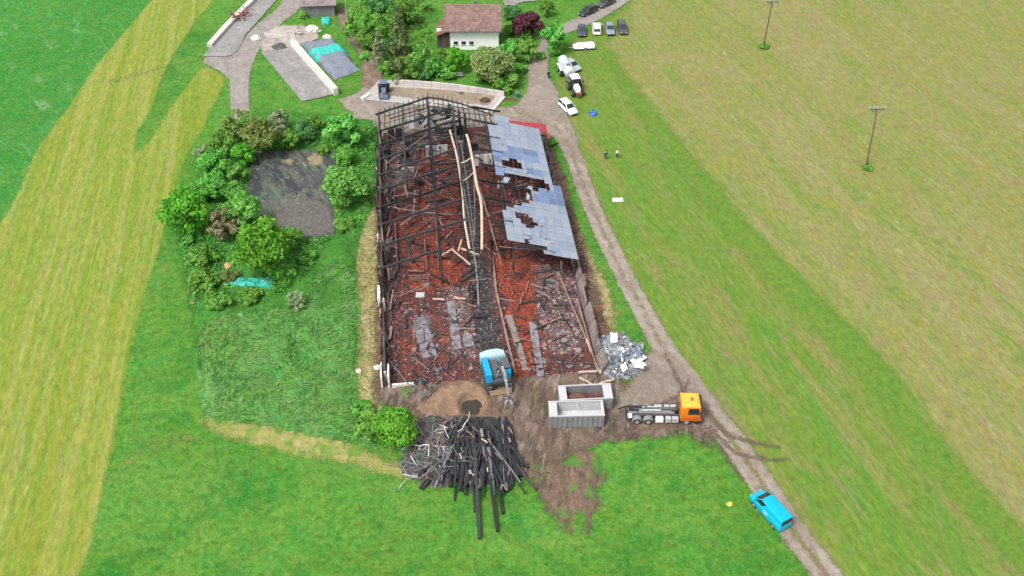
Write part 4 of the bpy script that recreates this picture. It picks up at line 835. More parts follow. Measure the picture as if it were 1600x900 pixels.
def car(u, v, head, pm, label, L=4.3, Wd=1.78, H=1.48, kind='hatch', roofm=None, zc=.7):
    x, y = G(u, v, zc); e = empty('car', (x, y, 0), head, label, 'car', None); h = L / 2; w = Wd / 2
    bz = H * .63
    mb = MB(); mb.loft([ring(-h, w*.84, .32, bz*.78), ring(-h+.12, w*.95, .25, bz*.97), ring(-h*.6, w, .22, bz), ring(0, w, .22, bz), ring(h*.38, w, .22, bz*.98), ring(h*.75, w*.97, .24, bz*.85), ring(h-.08, w*.88, .27, bz*.68), ring(h, w*.78, .34, bz*.55)])
    bev(mb.build('body', pm, e))
    if kind == 'van': rx0, rx1, bx0, bx1 = -h+.12, h*.34, -h+.03, h*.68
    elif kind == 'estate': rx0, rx1, bx0, bx1 = -h+.35, h*.12, -h+.06, h*.46
    else: rx0, rx1, bx0, bx1 = -h*.62, h*.1, -h*.95, h*.45
    tw = w * .76; bw_ = w * .9
    g = MB(); B = [(bx0,-bw_,bz-.02),(bx1,-bw_,bz-.02),(bx1,bw_,bz-.02),(bx0,bw_,bz-.02)]; T = [(rx0,-tw,H-.05),(rx1,-tw,H-.05),(rx1,tw,H-.05),(rx0,tw,H-.05)]
    g.loft([B, T]); bev(g.build('cabin', pm, e), .06)
    mb = MB(); mb.loft([[(rx0-.02,-tw-.02,H-.06),(rx1+.06,-tw-.02,H-.06),(rx1+.06,tw+.02,H-.06),(rx0-.02,tw+.02,H-.06)], [(rx0+.15,-tw*.82,H),(rx1-.15,-tw*.82,H),(rx1-.15,tw*.82,H),(rx0+.15,tw*.82,H)]]); bev(mb.build('roof', roofm or pm, e), .04)
    def lerp3(a, b, k): return tuple(a[i]+(b[i]-a[i])*k for i in range(3))
    def pane(name, a, b, c, d, off):
        ce = [sum(p[i] for p in (a,b,c,d))/4 for i in range(3)]
        pts = [lerp3(p, ce, .12) for p in (a,b,c,d)]; pts = [tuple(p[i]+off[i] for i in range(3)) for p in pts]; quadp(name, pts, GLASS, e)
    pane('windscreen', B[1], B[2], T[2], T[1], (.02, 0, .012)); pane('rear_window', B[3], B[0], T[0], T[3], (-.02, 0, .012))
    for s, (a, b, c, d) in ((-1, (B[0], B[1], T[1], T[0])), (1, (B[2], B[3], T[3], T[2]))):
        m1 = lerp3(a, b, .5); m2 = lerp3(d, c, .5)
        if kind == 'van': pane('side_window', lerp3(a,b,.70), b, c, lerp3(d,c,.72), (0, s*.02, .008))if s<0 else pane('side_window', a, lerp3(a,b,.30), lerp3(d,c,.28), d, (0, s*.02, .008))
        else: pane('side_window', a, m1, m2, d, (0, s*.02, .008)); pane('side_window', m1, b, c, m2, (0, s*.02, .008))
    for s in (-1, 1):
        for xx in (-h*.62, h*.60): wheel(e, xx, s*(w+.01), .32 if kind != 'van' else .35, .2)
        mb = MB(); mb.box((h-.12, s*w*.62, bz*.6), (.18, .3, .12)); mb.build('headlight', LAMP, e)
        mb = MB(); mb.box((-h+.06, s*w*.72, bz*.78), (.12, .22, .2)); mb.build('tail_light', REDL, e)
        mb = MB(); mb.box((bx1-.25, s*(w+.07), bz+.06), (.1, .16, .11)); mb.build('mirror', pm, e)
    mb = MB(); mb.box((h-.03, 0, .42), (.12, Wd*.7, .2)); mb.build('bumper', BLACKP, e)
    return e
D2 = math.pi / 2
def hd(a, b): p, q = G(*a), G(*b); return math.atan2(q[1]-p[1], q[0]-p[0])
NAVY = paint('navy_paint', (.05, .06, .10)); GREYP = paint('grey_paint', (.19, .22, .27)); ANTH = paint('anthracite_paint', (.06, .065, .075)); SILV = paint('silver_paint', (.33, .38, .40)); BLKG = paint('black_green_paint', (.025, .035, .033)); WH = paint('white_car_paint', (.75, .75, .74), .3, .2)
car(909, 47, hd((909,41),(910,54)), NAVY, 'small dark blue car, leftmost in the row at the field edge', L=3.9, Wd=1.68)
car(932.5, 43, hd((933,54),(932,34)), WH, 'white car in the parked row between the dark blue and the grey one', L=4.6, kind='estate')
car(953, 44, hd((952,38),(955,52)), GREYP, 'grey blue car, third in the row at the field edge', L=4.3)
car(972.5, 42.5, hd((970,36),(974,50)), ANTH, 'dark grey car, rightmost in the row at the field edge', L=4.5, kind='estate')
car(919, 17, hd((931,11),(907,22)), BLKG, 'black car on the lane above the parked row', L=4.5, kind='estate', zc=.6)
car(947, 3, hd((960,-4),(936,7)), ANTH, 'dark car half cut off at the top edge on the lane', L=4.4)
car(893.5, 101, hd((884,94),(905,108)), SILV, 'silver grey car parked close behind the slurry tanker', L=4.2)
car(887.5, 167, hd((876,156),(899,177)), WH, 'white car parked at the edge of the road junction', L=4.5, kind='estate', H=1.58)
# the turquoise van on the track
CY = M('turquoise_paint', (.0, .36, .53), [((.0, .29, .43), 1.5, 0, .5, .7, .5)], rough=.3, spec=.5); CYR = CY
vx = G(1204, 793, 1.0); van = car(1204.5, 794, hd((1231,826),(1177,766)), CY, 'turquoise delivery van driving along the gravel track', L=5.35, Wd=2.05, H=2.05, kind='van', zc=1.0); van.name = 'van'; van['category'] = 'van'
for yy, zz in ((1.05, 1.05), (-1.05, 1.05)):
    for k in range(4):                   # a short pale line of lettering, too small to read
        mb = MB(); mb.box((-.5 + k * .17, yy, zz), (.11, .012, .22)); mb.build('lettering', WHITEP, van)

# hook-lift truck
OR = M('orange_paint', (.62, .17, .012), [((.45, .13, .02), .9, 0, .5, .7, .5)], rough=.35); YO = M('yellow_orange_paint', (.74, .38, .05), [((.55, .24, .03), .9, 0, .5, .7, .5)], rough=.35)
p = G3(978, 664); tk = empty('hooklift_truck', (p.x, p.y + 1.25, 0), hd((980,662),(1090,663)), 'hook lift truck with an orange cab and empty chassis', 'truck')
mb = MB()
for s in (-.42, .42): mb.box((4.0, s, .95), (7.8, .12, .28))
for x in (.4, 2.0, 3.6, 5.2): mb.box((x, 0, .95), (.14, .8, .2))
mb.build('chassis', DGREY, tk)
mb = MB()
for s in (-.36, .36): mb.beam((.3, s, 1.35), (5.9, s, 1.32), .14, .2)
mb.box((4.6, 0, 1.34), (1.8, .5, .26)); mb.box((2.6, 0, 1.28), (2.0, .34, .2)); mb.build('subframe', M('grey_steel', (.24, .24, .26), [((.12, .11, .11), .5, 0, .5, .7, .7)], rough=.5), tk)
mb = MB(); mb.beam((2.2, .0, 1.55), (6.2, .0, 1.62), .34, .34); mb.beam((6.1, 0, 1.6), (6.3, 0, 2.7), .28, .3); mb.tube([(6.3, 0, 2.6), (6.15, 0, 2.95), (5.85, 0, 2.95), (5.75, 0, 2.7)], .1, 6); mb.build('hook_arm', DGREY, tk)
mb = MB(); mb.beam((.2, .45, 1.5), (2.6, .3, 1.65), .22, .2); mb.beam((.2, .45, 1.55), (-.9, .55, .9), .12); mb.beam((.25, .45, 1.5), (1.4, -.35, 1.45), .18); mb.build('rear_frame', BLACKP, tk)
for s in (-.26, .26):
    mb = MB(); mb.cyl((2.0, s, 1.62), (4.2, s, 1.66), .11, n=8); mb.build('hydraulic_ram', CHROME, tk)
for s in (-1, 1):
    for x in (1.35, 2.72): wheel(tk, x, s*1.24, .5, .55)
    wheel(tk, 7.35, s*1.22, .5, .32)
    mb = MB()
    for x in (1.35, 2.72):
        mb.loft([[(x+.62*math.cos(a), s*1.26, .5+.62*math.sin(a)) for a in np.linspace(.2, 2.94, 7)] + [(x+.56*math.cos(a), s*1.26, .5+.56*math.sin(a)) for a in np.linspace(2.94, .2, 7)], [(x+.62*math.cos(a), s*.62, .5+.62*math.sin(a)) for a in np.linspace(.2, 2.94, 7)] + [(x+.56*math.cos(a), s*.62, .5+.56*math.sin(a)) for a in np.linspace(2.94, .2, 7)]])
    mb.build('mudguard', M('mudguard_grey', (.2, .2, .205), [((.3, .29, .28), .3, 0, .5, .7, .6)], rough=.6), tk)
for x, w_, m in ((4.05, .95, WHITEP), (5.1, .7, CHROME), (5.95, .85, CHROME)):
    mb = MB(); mb.box((x, -.95, .78), (w_, .55, .6), taper=.92); mb.build('side_tank', m, tk)
    mb = MB(); mb.box((x, .95, .78), (w_, .55, .6), taper=.92); mb.build('side_tank', CHROME, tk)
mb = MB(); mb.box((.45, -.75, 1.15), (.5, .5, .3)); mb.build('tool_box', WHITEP, tk)
mb = MB(); mb.box((.05, 0, .8), (.12, 2.3, .18)); mb.build('underrun_bar', BLACKP, tk)
cab = MB(); c2 = lambda x, z, w: [(x, -w, z), (x, w, z)]
cab.loft([[(6.55,-1.22,.75),(8.95,-1.22,.75),(8.95,1.22,.75),(6.55,1.22,.75)], [(6.5,-1.25,1.5),(9.02,-1.22,1.5),(9.02,1.22,1.5),(6.5,1.25,1.5)], [(6.5,-1.24,2.1),(9.0,-1.2,2.1),(9.0,1.2,2.1),(6.5,1.24,2.1)], [(6.55,-1.17,3.1),(8.78,-1.12,3.1),(8.78,1.12,3.1),(6.55,1.17,3.1)]])
cabo = bev(cab.build('cab', OR, tk), .05)
mb = MB(); mb.loft([[(6.55,-1.19,3.1),(8.85,-1.15,3.1),(8.85,1.15,3.1),(6.55,1.19,3.1)], [(6.6,-1.12,3.32),(8.72,-1.08,3.32),(8.72,1.08,3.32),(6.6,1.12,3.32)], [(6.8,-.9,3.44),(8.45,-.85,3.44),(8.45,.85,3.44),(6.8,.9,3.44)]]); rf = mb.build('cab_roof', YO, tk)
mb = MB(); mb.box((7.85, -.05, 3.46), (.42, .5, .05)); mb.build('roof_hatch', M('hatch_brown', (.25, .13, .06), rough=.5), rf)
quadp('windscreen', [(9.03,-1.1,1.85),(9.03,1.1,1.85),(8.86,1.03,2.95),(8.86,-1.03,2.95)], GLASS, cabo)
for s in (-1, 1):
    pts = [(7.35, s*1.262, 2.0), (8.75, s*1.235, 1.95), (8.62, s*1.165, 2.92), (7.4, s*1.195, 2.92)]; quadp('side_window', pts if s < 0 else pts[::-1], GLASS, cabo)
    mb = MB(); mb.box((8.85, s*1.36, 2.3), (.12, .26, .6)); mb.build('mirror', BLACKP, cabo)
    mb = MB(); mb.box((9.05, s*.9, .72), (.1, .4, .2)); mb.build('headlight', LAMP, cabo)
    mb = MB(); mb.box((7.75, s*1.262, 1.32), (2.3, .03, .14)); mb.build('red_stripe', M('red_band', (.6, .05, .03), rough=.4) if s < 0 else BLACKP, cabo)
mb = MB(); mb.box((8.7, 0, .58), (.75, 2.46, .42)); mb.build('bumper', M('green_black', (.02, .04, .035), rough=.5), tk)
mb = MB(); mb.box((8.95, 0, 3.0), (.35, 2.1, .09)); mb.build('sun_visor', BLACKP, tk)
for s in (-.8, .8):
    mb = MB(); mb.cyl((6.9, s, 3.36), (6.9, s, 3.52), .1, n=8); mb.build('beacon', AMBER, tk)

# roll-off containers
CG = M('container_grey', (.22, .22, .235), [((.16, .155, .155), 1.2, 0, .48, .66, .7), ((.28, .28, .29), .5, 0, .56, .72, .6), ((.2, .14, .11), .7, 0, .66, .76, .6)], rough=.55)
CR = M('container_rim', (.42, .42, .43), [((.42, .40, .39), .6, 0, .52, .7, .7)], rough=.5); CI = M('container_inside', (.48, .49, .50), [((.44, .43, .43), 1.4, 0, .46, .66, .8), ((.7, .71, .72), .6, 0, .56, .72, .6)], rough=.6)
def container(a, b, label, Wd=2.45, H=2.15, full=False, ends=(1.0, .35)):
    A, B = G3(*a), G3(*b); L = (B - A).length; e = empty('roll_off_container', A, math.atan2(B.y-A.y, B.x-A.x), label, 'container', 'roll off containers in front of the barn')
    mb = MB(); mb.box((L/2, Wd/2, .4), (L, Wd - .1, .12)); mb.build('floor', CI, e)
    for y0 in (.03, Wd - .03):
        mb = MB(); mb.box((L/2, y0, .12 + H/2), (L, .06, H - .12)); mb.build('side_wall', CG if y0 < 1 or full else CI, e)
        n = 11
        for k in range(n):
            mb = MB(); mb.box((.25 + (L-.5)*k/(n-1), y0 + (-.08 if y0 < 1 else .08), .12 + H/2), (.09, .1, H - .3)); mb.build('rib', CG, e)
    for x0, nm in ((.04, 'end_wall'), (L - .04, 'door')):
        mb = MB(); mb.box((x0, Wd/2, .12 + H/2), (.08, Wd - .14, H - .14)); mb.build(nm, CG, e)
    for y0 in (.05, Wd - .05):
        mb = MB(); mb.box((L/2, y0, H + .06), (L + .1, .15, .14)); mb.build('rim', CR, e)
    for x0, w_ in ((ends[0]/2 - .02, ends[0]), (L - ends[1]/2 + .02, ends[1])):
        mb = MB(); mb.box((x0, Wd/2, H + .055), (w_, Wd - .32, .1)); mb.build('end_cover', CR, e)
    for k in (-1, 1):
        mb = MB(); mb.box((L/2, Wd/2 + k*.5, .06), (L - .4, .14, .12)); mb.build('skid', DGREY, e)
    if not full: mb = MB(); mb.box((L*.53, Wd/2, H - .1), (.06, Wd - .14, .07)); mb.build('cross_brace', CR, e)
    return e, L
c1, L1 = container((858,670), (943,668), 'empty grey roll off container nearest the camera, with a clean inside')
c2_, L2 = container((874,645), (956,641), 'grey roll off container holding reddish rubble, behind the empty one', ends=(.95, 1.1), full=True)
nx2 = 26; mbv = []
X, Y = np.meshgrid(np.linspace(.2, L2 - .2, nx2), np.linspace(.15, 2.3, 12)); Zr = .75 + 1.15*np.exp(-((X-2.4)/1.3)**2 - ((Y-1.2)/.9)**2) + .35*(fbm(X, Y, .8, 4, 7)-.4)
ii = np.arange(nx2*12).reshape(12, nx2); qq = np.stack([ii[:-1,:-1], ii[:-1,1:], ii[1:,1:], ii[1:,:-1]], -1).reshape(-1, 4)
me = bpy.data.meshes.new('loaded_rubble'); me.from_pydata(np.stack([X, Y, Zr], -1).reshape(-1, 3).tolist(), [], qq.tolist()); me.materials.append(M('rubble_load', (.16, .06, .05), [((.05, .04, .04), .5, 0, .46, .64, .85), ((.30, .22, .2), .3, 0, .56, .72, .7)], rough=.9, bump=(.15, .8, .06)))
lo = link_mesh('loaded_rubble', me); lo.location = c2_.location; lo.rotation_euler = c2_.rotation_euler; tag(lo, 'heap of reddish rubble inside the rear container', 'rubble')

# excavator facing the camera, with boom and grapple
BL_ = M('excavator_blue', (.01, .30, .60), [((.01, .22, .45), .8, 0, .5, .7, .5), ((.25, .33, .38), .7, 0, .62, .75, .6)], rough=.4); PB = M('pale_blue_cover', (.36, .52, .56), [((.30, .45, .5), .7, 0, .5, .7, .6)], rough=.4)
p = G3(776, 596); ex = empty('excavator', (p.x, p.y, .05), hd((768,548),(788,612)), 'blue crawler excavator with a grapple at the front of the barn', 'excavator')
ex.scale = (1.12, 1.12, 1.12)
for s in (-1, 1):
    mb = MB(); y0 = s*1.15
    mb.loft([[(2.1*math.cos(a) if abs(math.cos(a)) < .99 else 2.1*math.copysign(1, math.cos(a)), y0 + d, .45 + .43*math.sin(a)) for a in np.linspace(0, 2*math.pi, 17)[:-1]] for d in (-.3, .3)]); tr = mb.build('crawler_track', TYRE, ex)
    for k in range(9):
        mb = MB(); mb.box((-1.6 + k*.4, y0, .88), (.2, .62, .06)); mb.build('track_shoe', DGREY, tr)
mb = MB(); mb.box((0, 0, .6), (2.2, 1.7, .5)); mb.cyl((0,0,.85), (0,0,1.1), .7, n=16); mb.build('undercarriage', DGREY, ex)
mb = MB(); mb.box((-.6, 0, 1.3), (4.0, 2.7, .35)); mb.box((-.2, -.2, 1.7), (2.6, 1.0, .5)); mb.build('slew_platform', DGREY, ex)
mb = MB(); mb.loft([[(-2.75,-1.35,1.2),(-2.4,-1.45,1.2),(-1.6,-1.45,1.2),(-1.6,1.45,1.2),(-2.4,1.45,1.2),(-2.95,.7,1.2),(-2.95,-.7,1.2)], [(-2.75,-1.35,2.2),(-2.4,-1.45,2.25),(-1.6,-1.45,2.3),(-1.6,1.45,2.3),(-2.4,1.45,2.25),(-2.95,.7,2.2),(-2.95,-.7,2.2)], [(-2.55,-1.2,2.45),(-2.3,-1.3,2.5),(-1.7,-1.3,2.55),(-1.7,1.3,2.55),(-2.3,1.3,2.5),(-2.75,.6,2.45),(-2.75,-.6,2.45)]]); mb.build('counterweight', PB, ex)
mb = MB(); mb.box((-.15, -1.1, 1.95), (3.0, .72, 1.15), taper=.94); hb = mb.build('engine_cover', BL_, ex)
for k in range(4):
    mb = MB(); mb.box((-1.2 + k*.72, -1.47, 1.95), (.4, .03, .45)); mb.build('vent', M('dark_blue', (.02, .07, .16), rough=.5) if k == 0 else bpy.data.materials['dark_blue'], hb)
mb = MB(); mb.loft([[(-.6,.45,1.45),(1.15,.45,1.45),(1.15,1.42,1.45),(-.6,1.42,1.45)], [(-.6,.45,2.3),(1.3,.45,2.3),(1.3,1.42,2.3),(-.6,1.42,2.3)], [(-.5,.52,3.05),(.95,.52,3.05),(.95,1.36,3.05),(-.5,1.36,3.05)]]); cb = mb.build('cab', BL_, ex)
quadp('windscreen', [(1.32,.55,2.2),(1.32,1.34,2.2),(.99,1.28,2.98),(.99,.6,2.98)], GLASS, cb); quadp('side_window', [(1.15,1.44,2.1),(-.4,1.44,2.1),(-.38,1.39,2.95),(.88,1.39,2.95)], GLASS, cb); quadp('side_window', [(-.4,.43,2.1),(1.15,.43,2.1),(.88,.5,2.95),(-.38,.5,2.95)], GLASS, cb)
mb = MB(); mb.box((.22,.94,3.08), (1.5,.86,.06)); mb.build('cab_roof', DGREY, ex)
mb = MB(); mb.tube([(.3,0,1.7),(1.1,.05,3.4),(2.2,.15,4.3),(3.0,.25,4.2)], [.24,.28,.28,.2], 6); mb.build('boom', DGREY, ex)
for s in (-.22, .22):
    mb = MB(); mb.cyl((.9,s,1.6), (1.6,.1+s,3.3), .09, n=8); mb.build('hydraulic_ram', CHROME, ex)
mb = MB(); mb.tube([(2.4,.2,4.6),(3.1,.28,4.15),(4.15,.45,1.9)], [.14,.2,.13], 6); mb.build('stick', M('worn_steel', (.27, .26, .26), [((.12,.11,.11), .4, 0, .5, .7, .7)], rough=.5), ex)
mb = MB(); mb.cyl((2.2,.2,4.55), (3.5,.33,3.6), .08, n=8); mb.build('hydraulic_ram', CHROME, ex)
mb = MB(); mb.cyl((4.15,.45,1.95), (4.2,.46,1.45), .2, n=10); gr = mb.build('grapple', DGREY, ex)
for a in (0, 1.57, 3.14, 4.71):
    mb = MB(); d = Vector((math.cos(a+.5), math.sin(a+.5), 0)); c = Vector((4.2,.46,1.4))
    mb.tube([c + d*.12, c + d*.55 - Vector((0,0,.3)), c + d*.6 - Vector((0,0,.9)), c + d*.25 - Vector((0,0,1.3))], [.11,.12,.09,.03], 5); mb.build('claw', bpy.data.materials['worn_steel'], gr)
mb = MB(); mb.box((2.15,0,.45), (.14,2.5,.6), Matrix.Rotation(-.25,3,'Y')); mb.build('dozer_blade', M('tan_blade', (.30,.22,.13), [((.15,.11,.08), .4, 0, .5, .7, .7)], rough=.7), ex)

# tractor with slurry tanker
p = G3(903, 151); hdg = hd((880,101),(907,150)); tr = empty('tractor', (p.x - math.cos(hdg)*1.9, p.y - math.sin(hdg)*1.9, 0), hdg, 'tractor with a white roof hitched to the slurry tanker', 'tractor')
TGR = M('tractor_green', (.10, .13, .07), [((.2,.18,.14), .6, 0, .5, .7, .6)], rough=.5); TW = WHITEP
for s in (-1, 1): wheel(tr, -.9, s*1.22, .92, .55, M('rim_dark', (.18,.16,.13), rough=.6) if s < 0 else bpy.data.materials['rim_dark']); wheel(tr, 1.55, s*1.15, .66, .45, bpy.data.materials['rim_dark'])
mb = MB(); mb.loft([[(.3,-.48,.9),(.3,.48,.9),(.3,.45,1.75),(.3,-.45,1.75)], [(1.6,-.45,.9),(1.6,.45,.9),(1.6,.42,1.7),(1.6,-.42,1.7)], [(2.35,-.36,.95),(2.35,.36,.95),(2.3,.3,1.5),(2.3,-.3,1.5)]]); mb.build('bonnet', TW, tr)
mb = MB(); mb.box((2.55,0,.85), (.5,.9,.55)); mb.build('front_weight', M('dull_red', (.25,.07,.05), rough=.6), tr)
mb = MB(); mb.loft([[(-1.3,-.72,1.3),(.35,-.72,1.3),(.35,.72,1.3),(-1.3,.72,1.3)], [(-1.35,-.8,1.9),(.45,-.8,1.9),(.45,.8,1.9),(-1.35,.8,1.9)], [(-1.2,-.7,2.75),(.25,-.7,2.75),(.25,.7,2.75),(-1.2,.7,2.75)]]); mb.build('cab', GLASS, tr)
mb = MB(); mb.loft([[(-1.35,-.82,2.74),(.42,-.82,2.74),(.42,.82,2.74),(-1.35,.82,2.74)], [(-1.2,-.7,2.92),(.25,-.7,2.92),(.25,.7,2.92),(-1.2,.7,2.92)]]); mb.build('cab_roof', TW, tr)
for s in (-1, 1):
    mb = MB(); mb.box((-.9, s*1.0, 1.88), (1.3,.6,.08)); mb.build('mudguard', TGR, tr)
    mb = MB(); mb.box((.5, s*1.3, 2.1), (.1,.3,.4)); mb.build('mirror', BLACKP, tr)
mb = MB(); mb.cyl((.55,-.6,1.6), (.55,-.6,2.9), .06, n=6); mb.build('exhaust_pipe', DGREY, tr)
mb = MB(); mb.box((.2,0,.85), (3.2,.6,.5)); mb.build('transmission', DGREY, tr)
d = Vector((math.cos(hdg), math.sin(hdg), 0)); tkn = empty('slurry_tanker', tr.location - d*5.9, hdg, 'pale grey slurry tanker hitched behind the tractor', 'tanker')
TG = M('tank_grey', (.47,.50,.54), [((.36,.36,.38), 1.2, 0, .5, .7, .6)], rough=.4)
mb = MB(); mb.tube([(-2.9,0,1.75),(-2.7,0,1.75),(2.5,0,1.75),(2.75,0,1.75)], [.6,.98,.98,.6], 18); mb.build('tank', TG, tkn)
mb = MB(); mb.box((.4,0,.75), (6.4,.9,.22)); mb.beam((3.2,0,.75), (4.4,0,.7), .2); mb.build('drawbar', DGREY, tkn)
for s in (-1, 1):
    for x in (-1.5, .0): wheel(tkn, x, s*1.3, .65, .5)
    mb = MB(); mb.box((-.75, s*1.12, 1.42), (2.9,.4,.07)); mb.build('mudguard', TG, tkn)
mb = MB(); mb.box((1.0,0,2.74), (.7,.7,.12)); mb.build('filler_hatch', DGREY, tkn)
mb = MB(); mb.tube([(-2.9,.3,1.5),(-3.3,.3,1.2),(-3.3,-.6,1.2)], .14, 8); mb.build('outlet_pipe', BLACKP, tkn)
mb = MB(); mb.beam((2.3,-.75,2.3), (-.2,-.75,2.5), .06); mb.build('side_rail', DGREY, tkn)

# small dark blue tractor on the apron
p = G3(600, 150); st_ = empty('small_tractor', (p.x, p.y + .6, 0), hd((600,128),(599,152)), 'small blue grey tractor parked on the left end of the concrete apron', 'tractor')
BG = M('blue_grey_paint', (.11,.15,.21), [((.2,.2,.22), .5, 0, .5, .7, .6)], rough=.45)
for s in (-1, 1): wheel(st_, -.8, s*1.0, .72, .4); wheel(st_, 1.2, s*.92, .5, .3)
mb = MB(); mb.loft([[(.1,-.42,.7),(.1,.42,.7),(.1,.4,1.45),(.1,-.4,1.45)], [(1.6,-.38,.75),(1.6,.38,.75),(1.55,.34,1.3),(1.55,-.34,1.3)]]); mb.build('bonnet', BG, st_)
mb = MB(); mb.loft([[(-1.2,-.65,1.0),(.2,-.65,1.0),(.2,.65,1.0),(-1.2,.65,1.0)], [(-1.1,-.6,2.25),(.05,-.6,2.25),(.05,.6,2.25),(-1.1,.6,2.25)]]); mb.build('cab', GLASS, st_)
mb = MB(); mb.box((-.53,0,2.3), (1.45,1.4,.12), taper=.9); mb.build('cab_roof', BG, st_)
mb = MB(); mb.box((2.0,0,.5), (.7,1.7,.6), taper=.9); mb.build('front_bucket', BG, st_)
mb = MB(); mb.box((-.2,0,.75), (2.4,.55,.4)); mb.build('transmission', DGREY, st_)
for s in (-1, 1):
    mb = MB(); mb.box((-.8, s*.85, 1.5), (1.0,.5,.07)); mb.build('mudguard', M('plum', (.12,.05,.08), rough=.5) if s < 0 else bpy.data.materials['plum'], st_)

# red rotary rake on the far silage slab
p = G3(377, 30); rk = empty('hay_rake', p, .6, 'folded red rotary hay rake on the far silage slab', 'hay rake'); RR = M('faded_red', (.30,.06,.06), [((.2,.09,.08), .5, 0, .5, .7, .7)], rough=.55)
mb = MB(); mb.beam((-1.8,0,.9), (1.8,0,.9), .25); mb.beam((0,-1.6,.8), (0,.6,1.3), .22); mb.build('frame', RR, rk)
for s in (-1, 1):
    wheel(rk, s*.9, .9 if s > 0 else -.9, .4, .22)
    for k in range(4):
        a = math.pi/2 + s*(.3 + k*.42); mb = MB(); c = Vector((s*1.2, 0, 1.1)); dd = Vector((s*math.cos(k*.5), math.sin(k*.8-.8), 0))
        mb.tube([c, c + dd*1.0 + Vector((0,0,.9)), c + dd*1.7 + Vector((0,0,.3))], [.09,.08,.05], 5); mb.build('rake_arm', RR if k % 2 else DGREY, rk)
# covered trailer lying low on the grass
p = G3(910, 76); tl = empty('low_trailer', p, hd((893,76),(928,74)), 'low pale covered trailer on the grass above the slurry tanker', 'trailer')
mb = MB(); mb.loft([[(-1.9,-.5,.45),(-1.9,.5,.45),(-1.9,.4,.75),(-1.9,-.4,.75)], [(-1.0,-.8,.35),(-1.0,.8,.35),(-1.0,.6,1.0),(-1.0,-.6,1.0)], [(1.9,-.85,.35),(1.9,.85,.35),(1.9,.65,1.05),(1.9,-.65,1.05)], [(2.3,-.7,.45),(2.3,.7,.45),(2.3,.5,.9),(2.3,-.5,.9)]]); mb.build('cover', WHITEP, tl)
mb = MB(); mb.box((.3,0,.32), (4.2,1.72,.2)); mb.build('bed', DGREY, tl)
for s in (-1, 1): wheel(tl, .5, s*.9, .3, .2)
mb = MB(); mb.beam((-1.8,0,.4), (-2.7,0,.4), .12); mb.build('drawbar', PALEWOOD, tl)
# ------------------------------------------------------------------ farmhouse, sheds, walls, tarpaulins
HW = M('house_render', (.86, .86, .85), [((.68, .67, .65), 2.0, 0, .5, .72, .5)], rough=.9)
RT = M('roof_tile', (.19, .12, .105), [((.26, .18, .16), .8, 0, .5, .7, .8), ((.12, .085, .08), .5, 0, .56, .74, .6), ((.33, .27, .25), .3, 0, .64, .76, .6)], rough=.9, rnd=.22, coord='Object')
DW = M('dark_boards', (.10, .05, .04), [((.05, .03, .025), (.2, 2), 0, .48, .66, .8), ((.16, .09, .07), .5, 0, .56, .72, .6)], rough=.8)
GWD = M('grey_boards', (.20, .20, .21), [((.12, .12, .125), (.25, 2), 0, .48, .66, .8), ((.28, .28, .29), .5, 0, .56, .72, .6)], rough=.85, rnd=.15)
p = G3(704, 77.6); hs_ = empty('farmhouse', p, 0, 'white farmhouse with a brown tiled gable roof', 'house')
HL, HD, HZ = 9.25, 6.2, 4.3
mb = MB(); mb.box((HL/2, HD/2, HZ/2), (HL, HD, HZ)); mb.plate([(0,0,HZ),(0,HD,HZ),(0,HD/2,HZ+3.1)], .05); mb.plate([(HL,0,HZ),(HL,HD/2,HZ+3.1),(HL,HD,HZ)][::-1], .05); wl_ = mb.build('wall', HW, hs_)
for x in (1.05, 2.55, 4.05):
    mb = MB(); mb.box((x, -.005, 1.45), (.86, .06, .72)); w_ = mb.build('window', WHITEM, hs_)
    mb = MB(); mb.box((x-.2, -.03, 1.45), (.37, .05, .64)); mb.box((x+.2, -.03, 1.45), (.37, .05, .64)); mb.build('pane', GLASS, w_)
    mb = MB(); mb.box((x, -.07, 1.06), (1.0, .16, .06)); mb.build('sill', GALV, w_)
# roof: courses of tiles, front and back slope
ov = .75; rz0 = HZ - .15; rise = 3.5; dep = HD/2 + ov; rf_ = MB()
for sg in (0, 1):
    y = lambda k: (-ov + k*dep) if sg == 0 else (HD + ov - k*dep)
    rf_.plate([(-1.0, y(0), rz0), (HL+.55, y(0), rz0), (HL+.55, y(1), rz0+rise), (-1.0, y(1), rz0+rise)] if sg == 0 else [(HL+.55, y(0), rz0), (-1.0, y(0), rz0), (-1.0, y(1), rz0+rise), (HL+.55, y(1), rz0+rise)], .14)
rfo = rf_.build('roof', DW, hs_)
sl = math.hypot(dep, rise); ang = math.atan2(rise, dep); nr, nc = 11, 24
cw = (HL + 1.55) / nc; chh = sl / nr
mb = MB(); mb.box((0, 0, .03), (cw*.97, chh*1.06, .05)); tm = mb.build('roof_tile', RT, rfo); first = True
for i in range(nr):
    for j in range(nc):
        o = tm if first else link_mesh('roof_tile', tm.data, rfo); first = False
        k = (i + .5) / nr; o.location = (-1.0 + (j + .5) * cw, -ov + k * dep - .02, rz0 + k * rise + .03 + random.uniform(-.008, .008)); o.rotation_euler = (ang - .06, random.gauss(0, .008), 0)
mb = MB(); mb.tube([(-1.0, HD/2, rz0+rise+.06), (HL+.55, HD/2, rz0+rise+.06)], .14, 8); mb.build('ridge_cap', RT, rfo)
mb = MB(); mb.box((5.0, HD/2+.9, rz0+rise-.2), (.6,.6,1.4)); mb.build('chimney', WALLC, rfo)
mb = MB(); mb.tube([(-1.0, -ov-.06, rz0-.05), (HL+.55, -ov-.06, rz0-.05)], .08, 6); mb.build('gutter', DGREY, rfo)
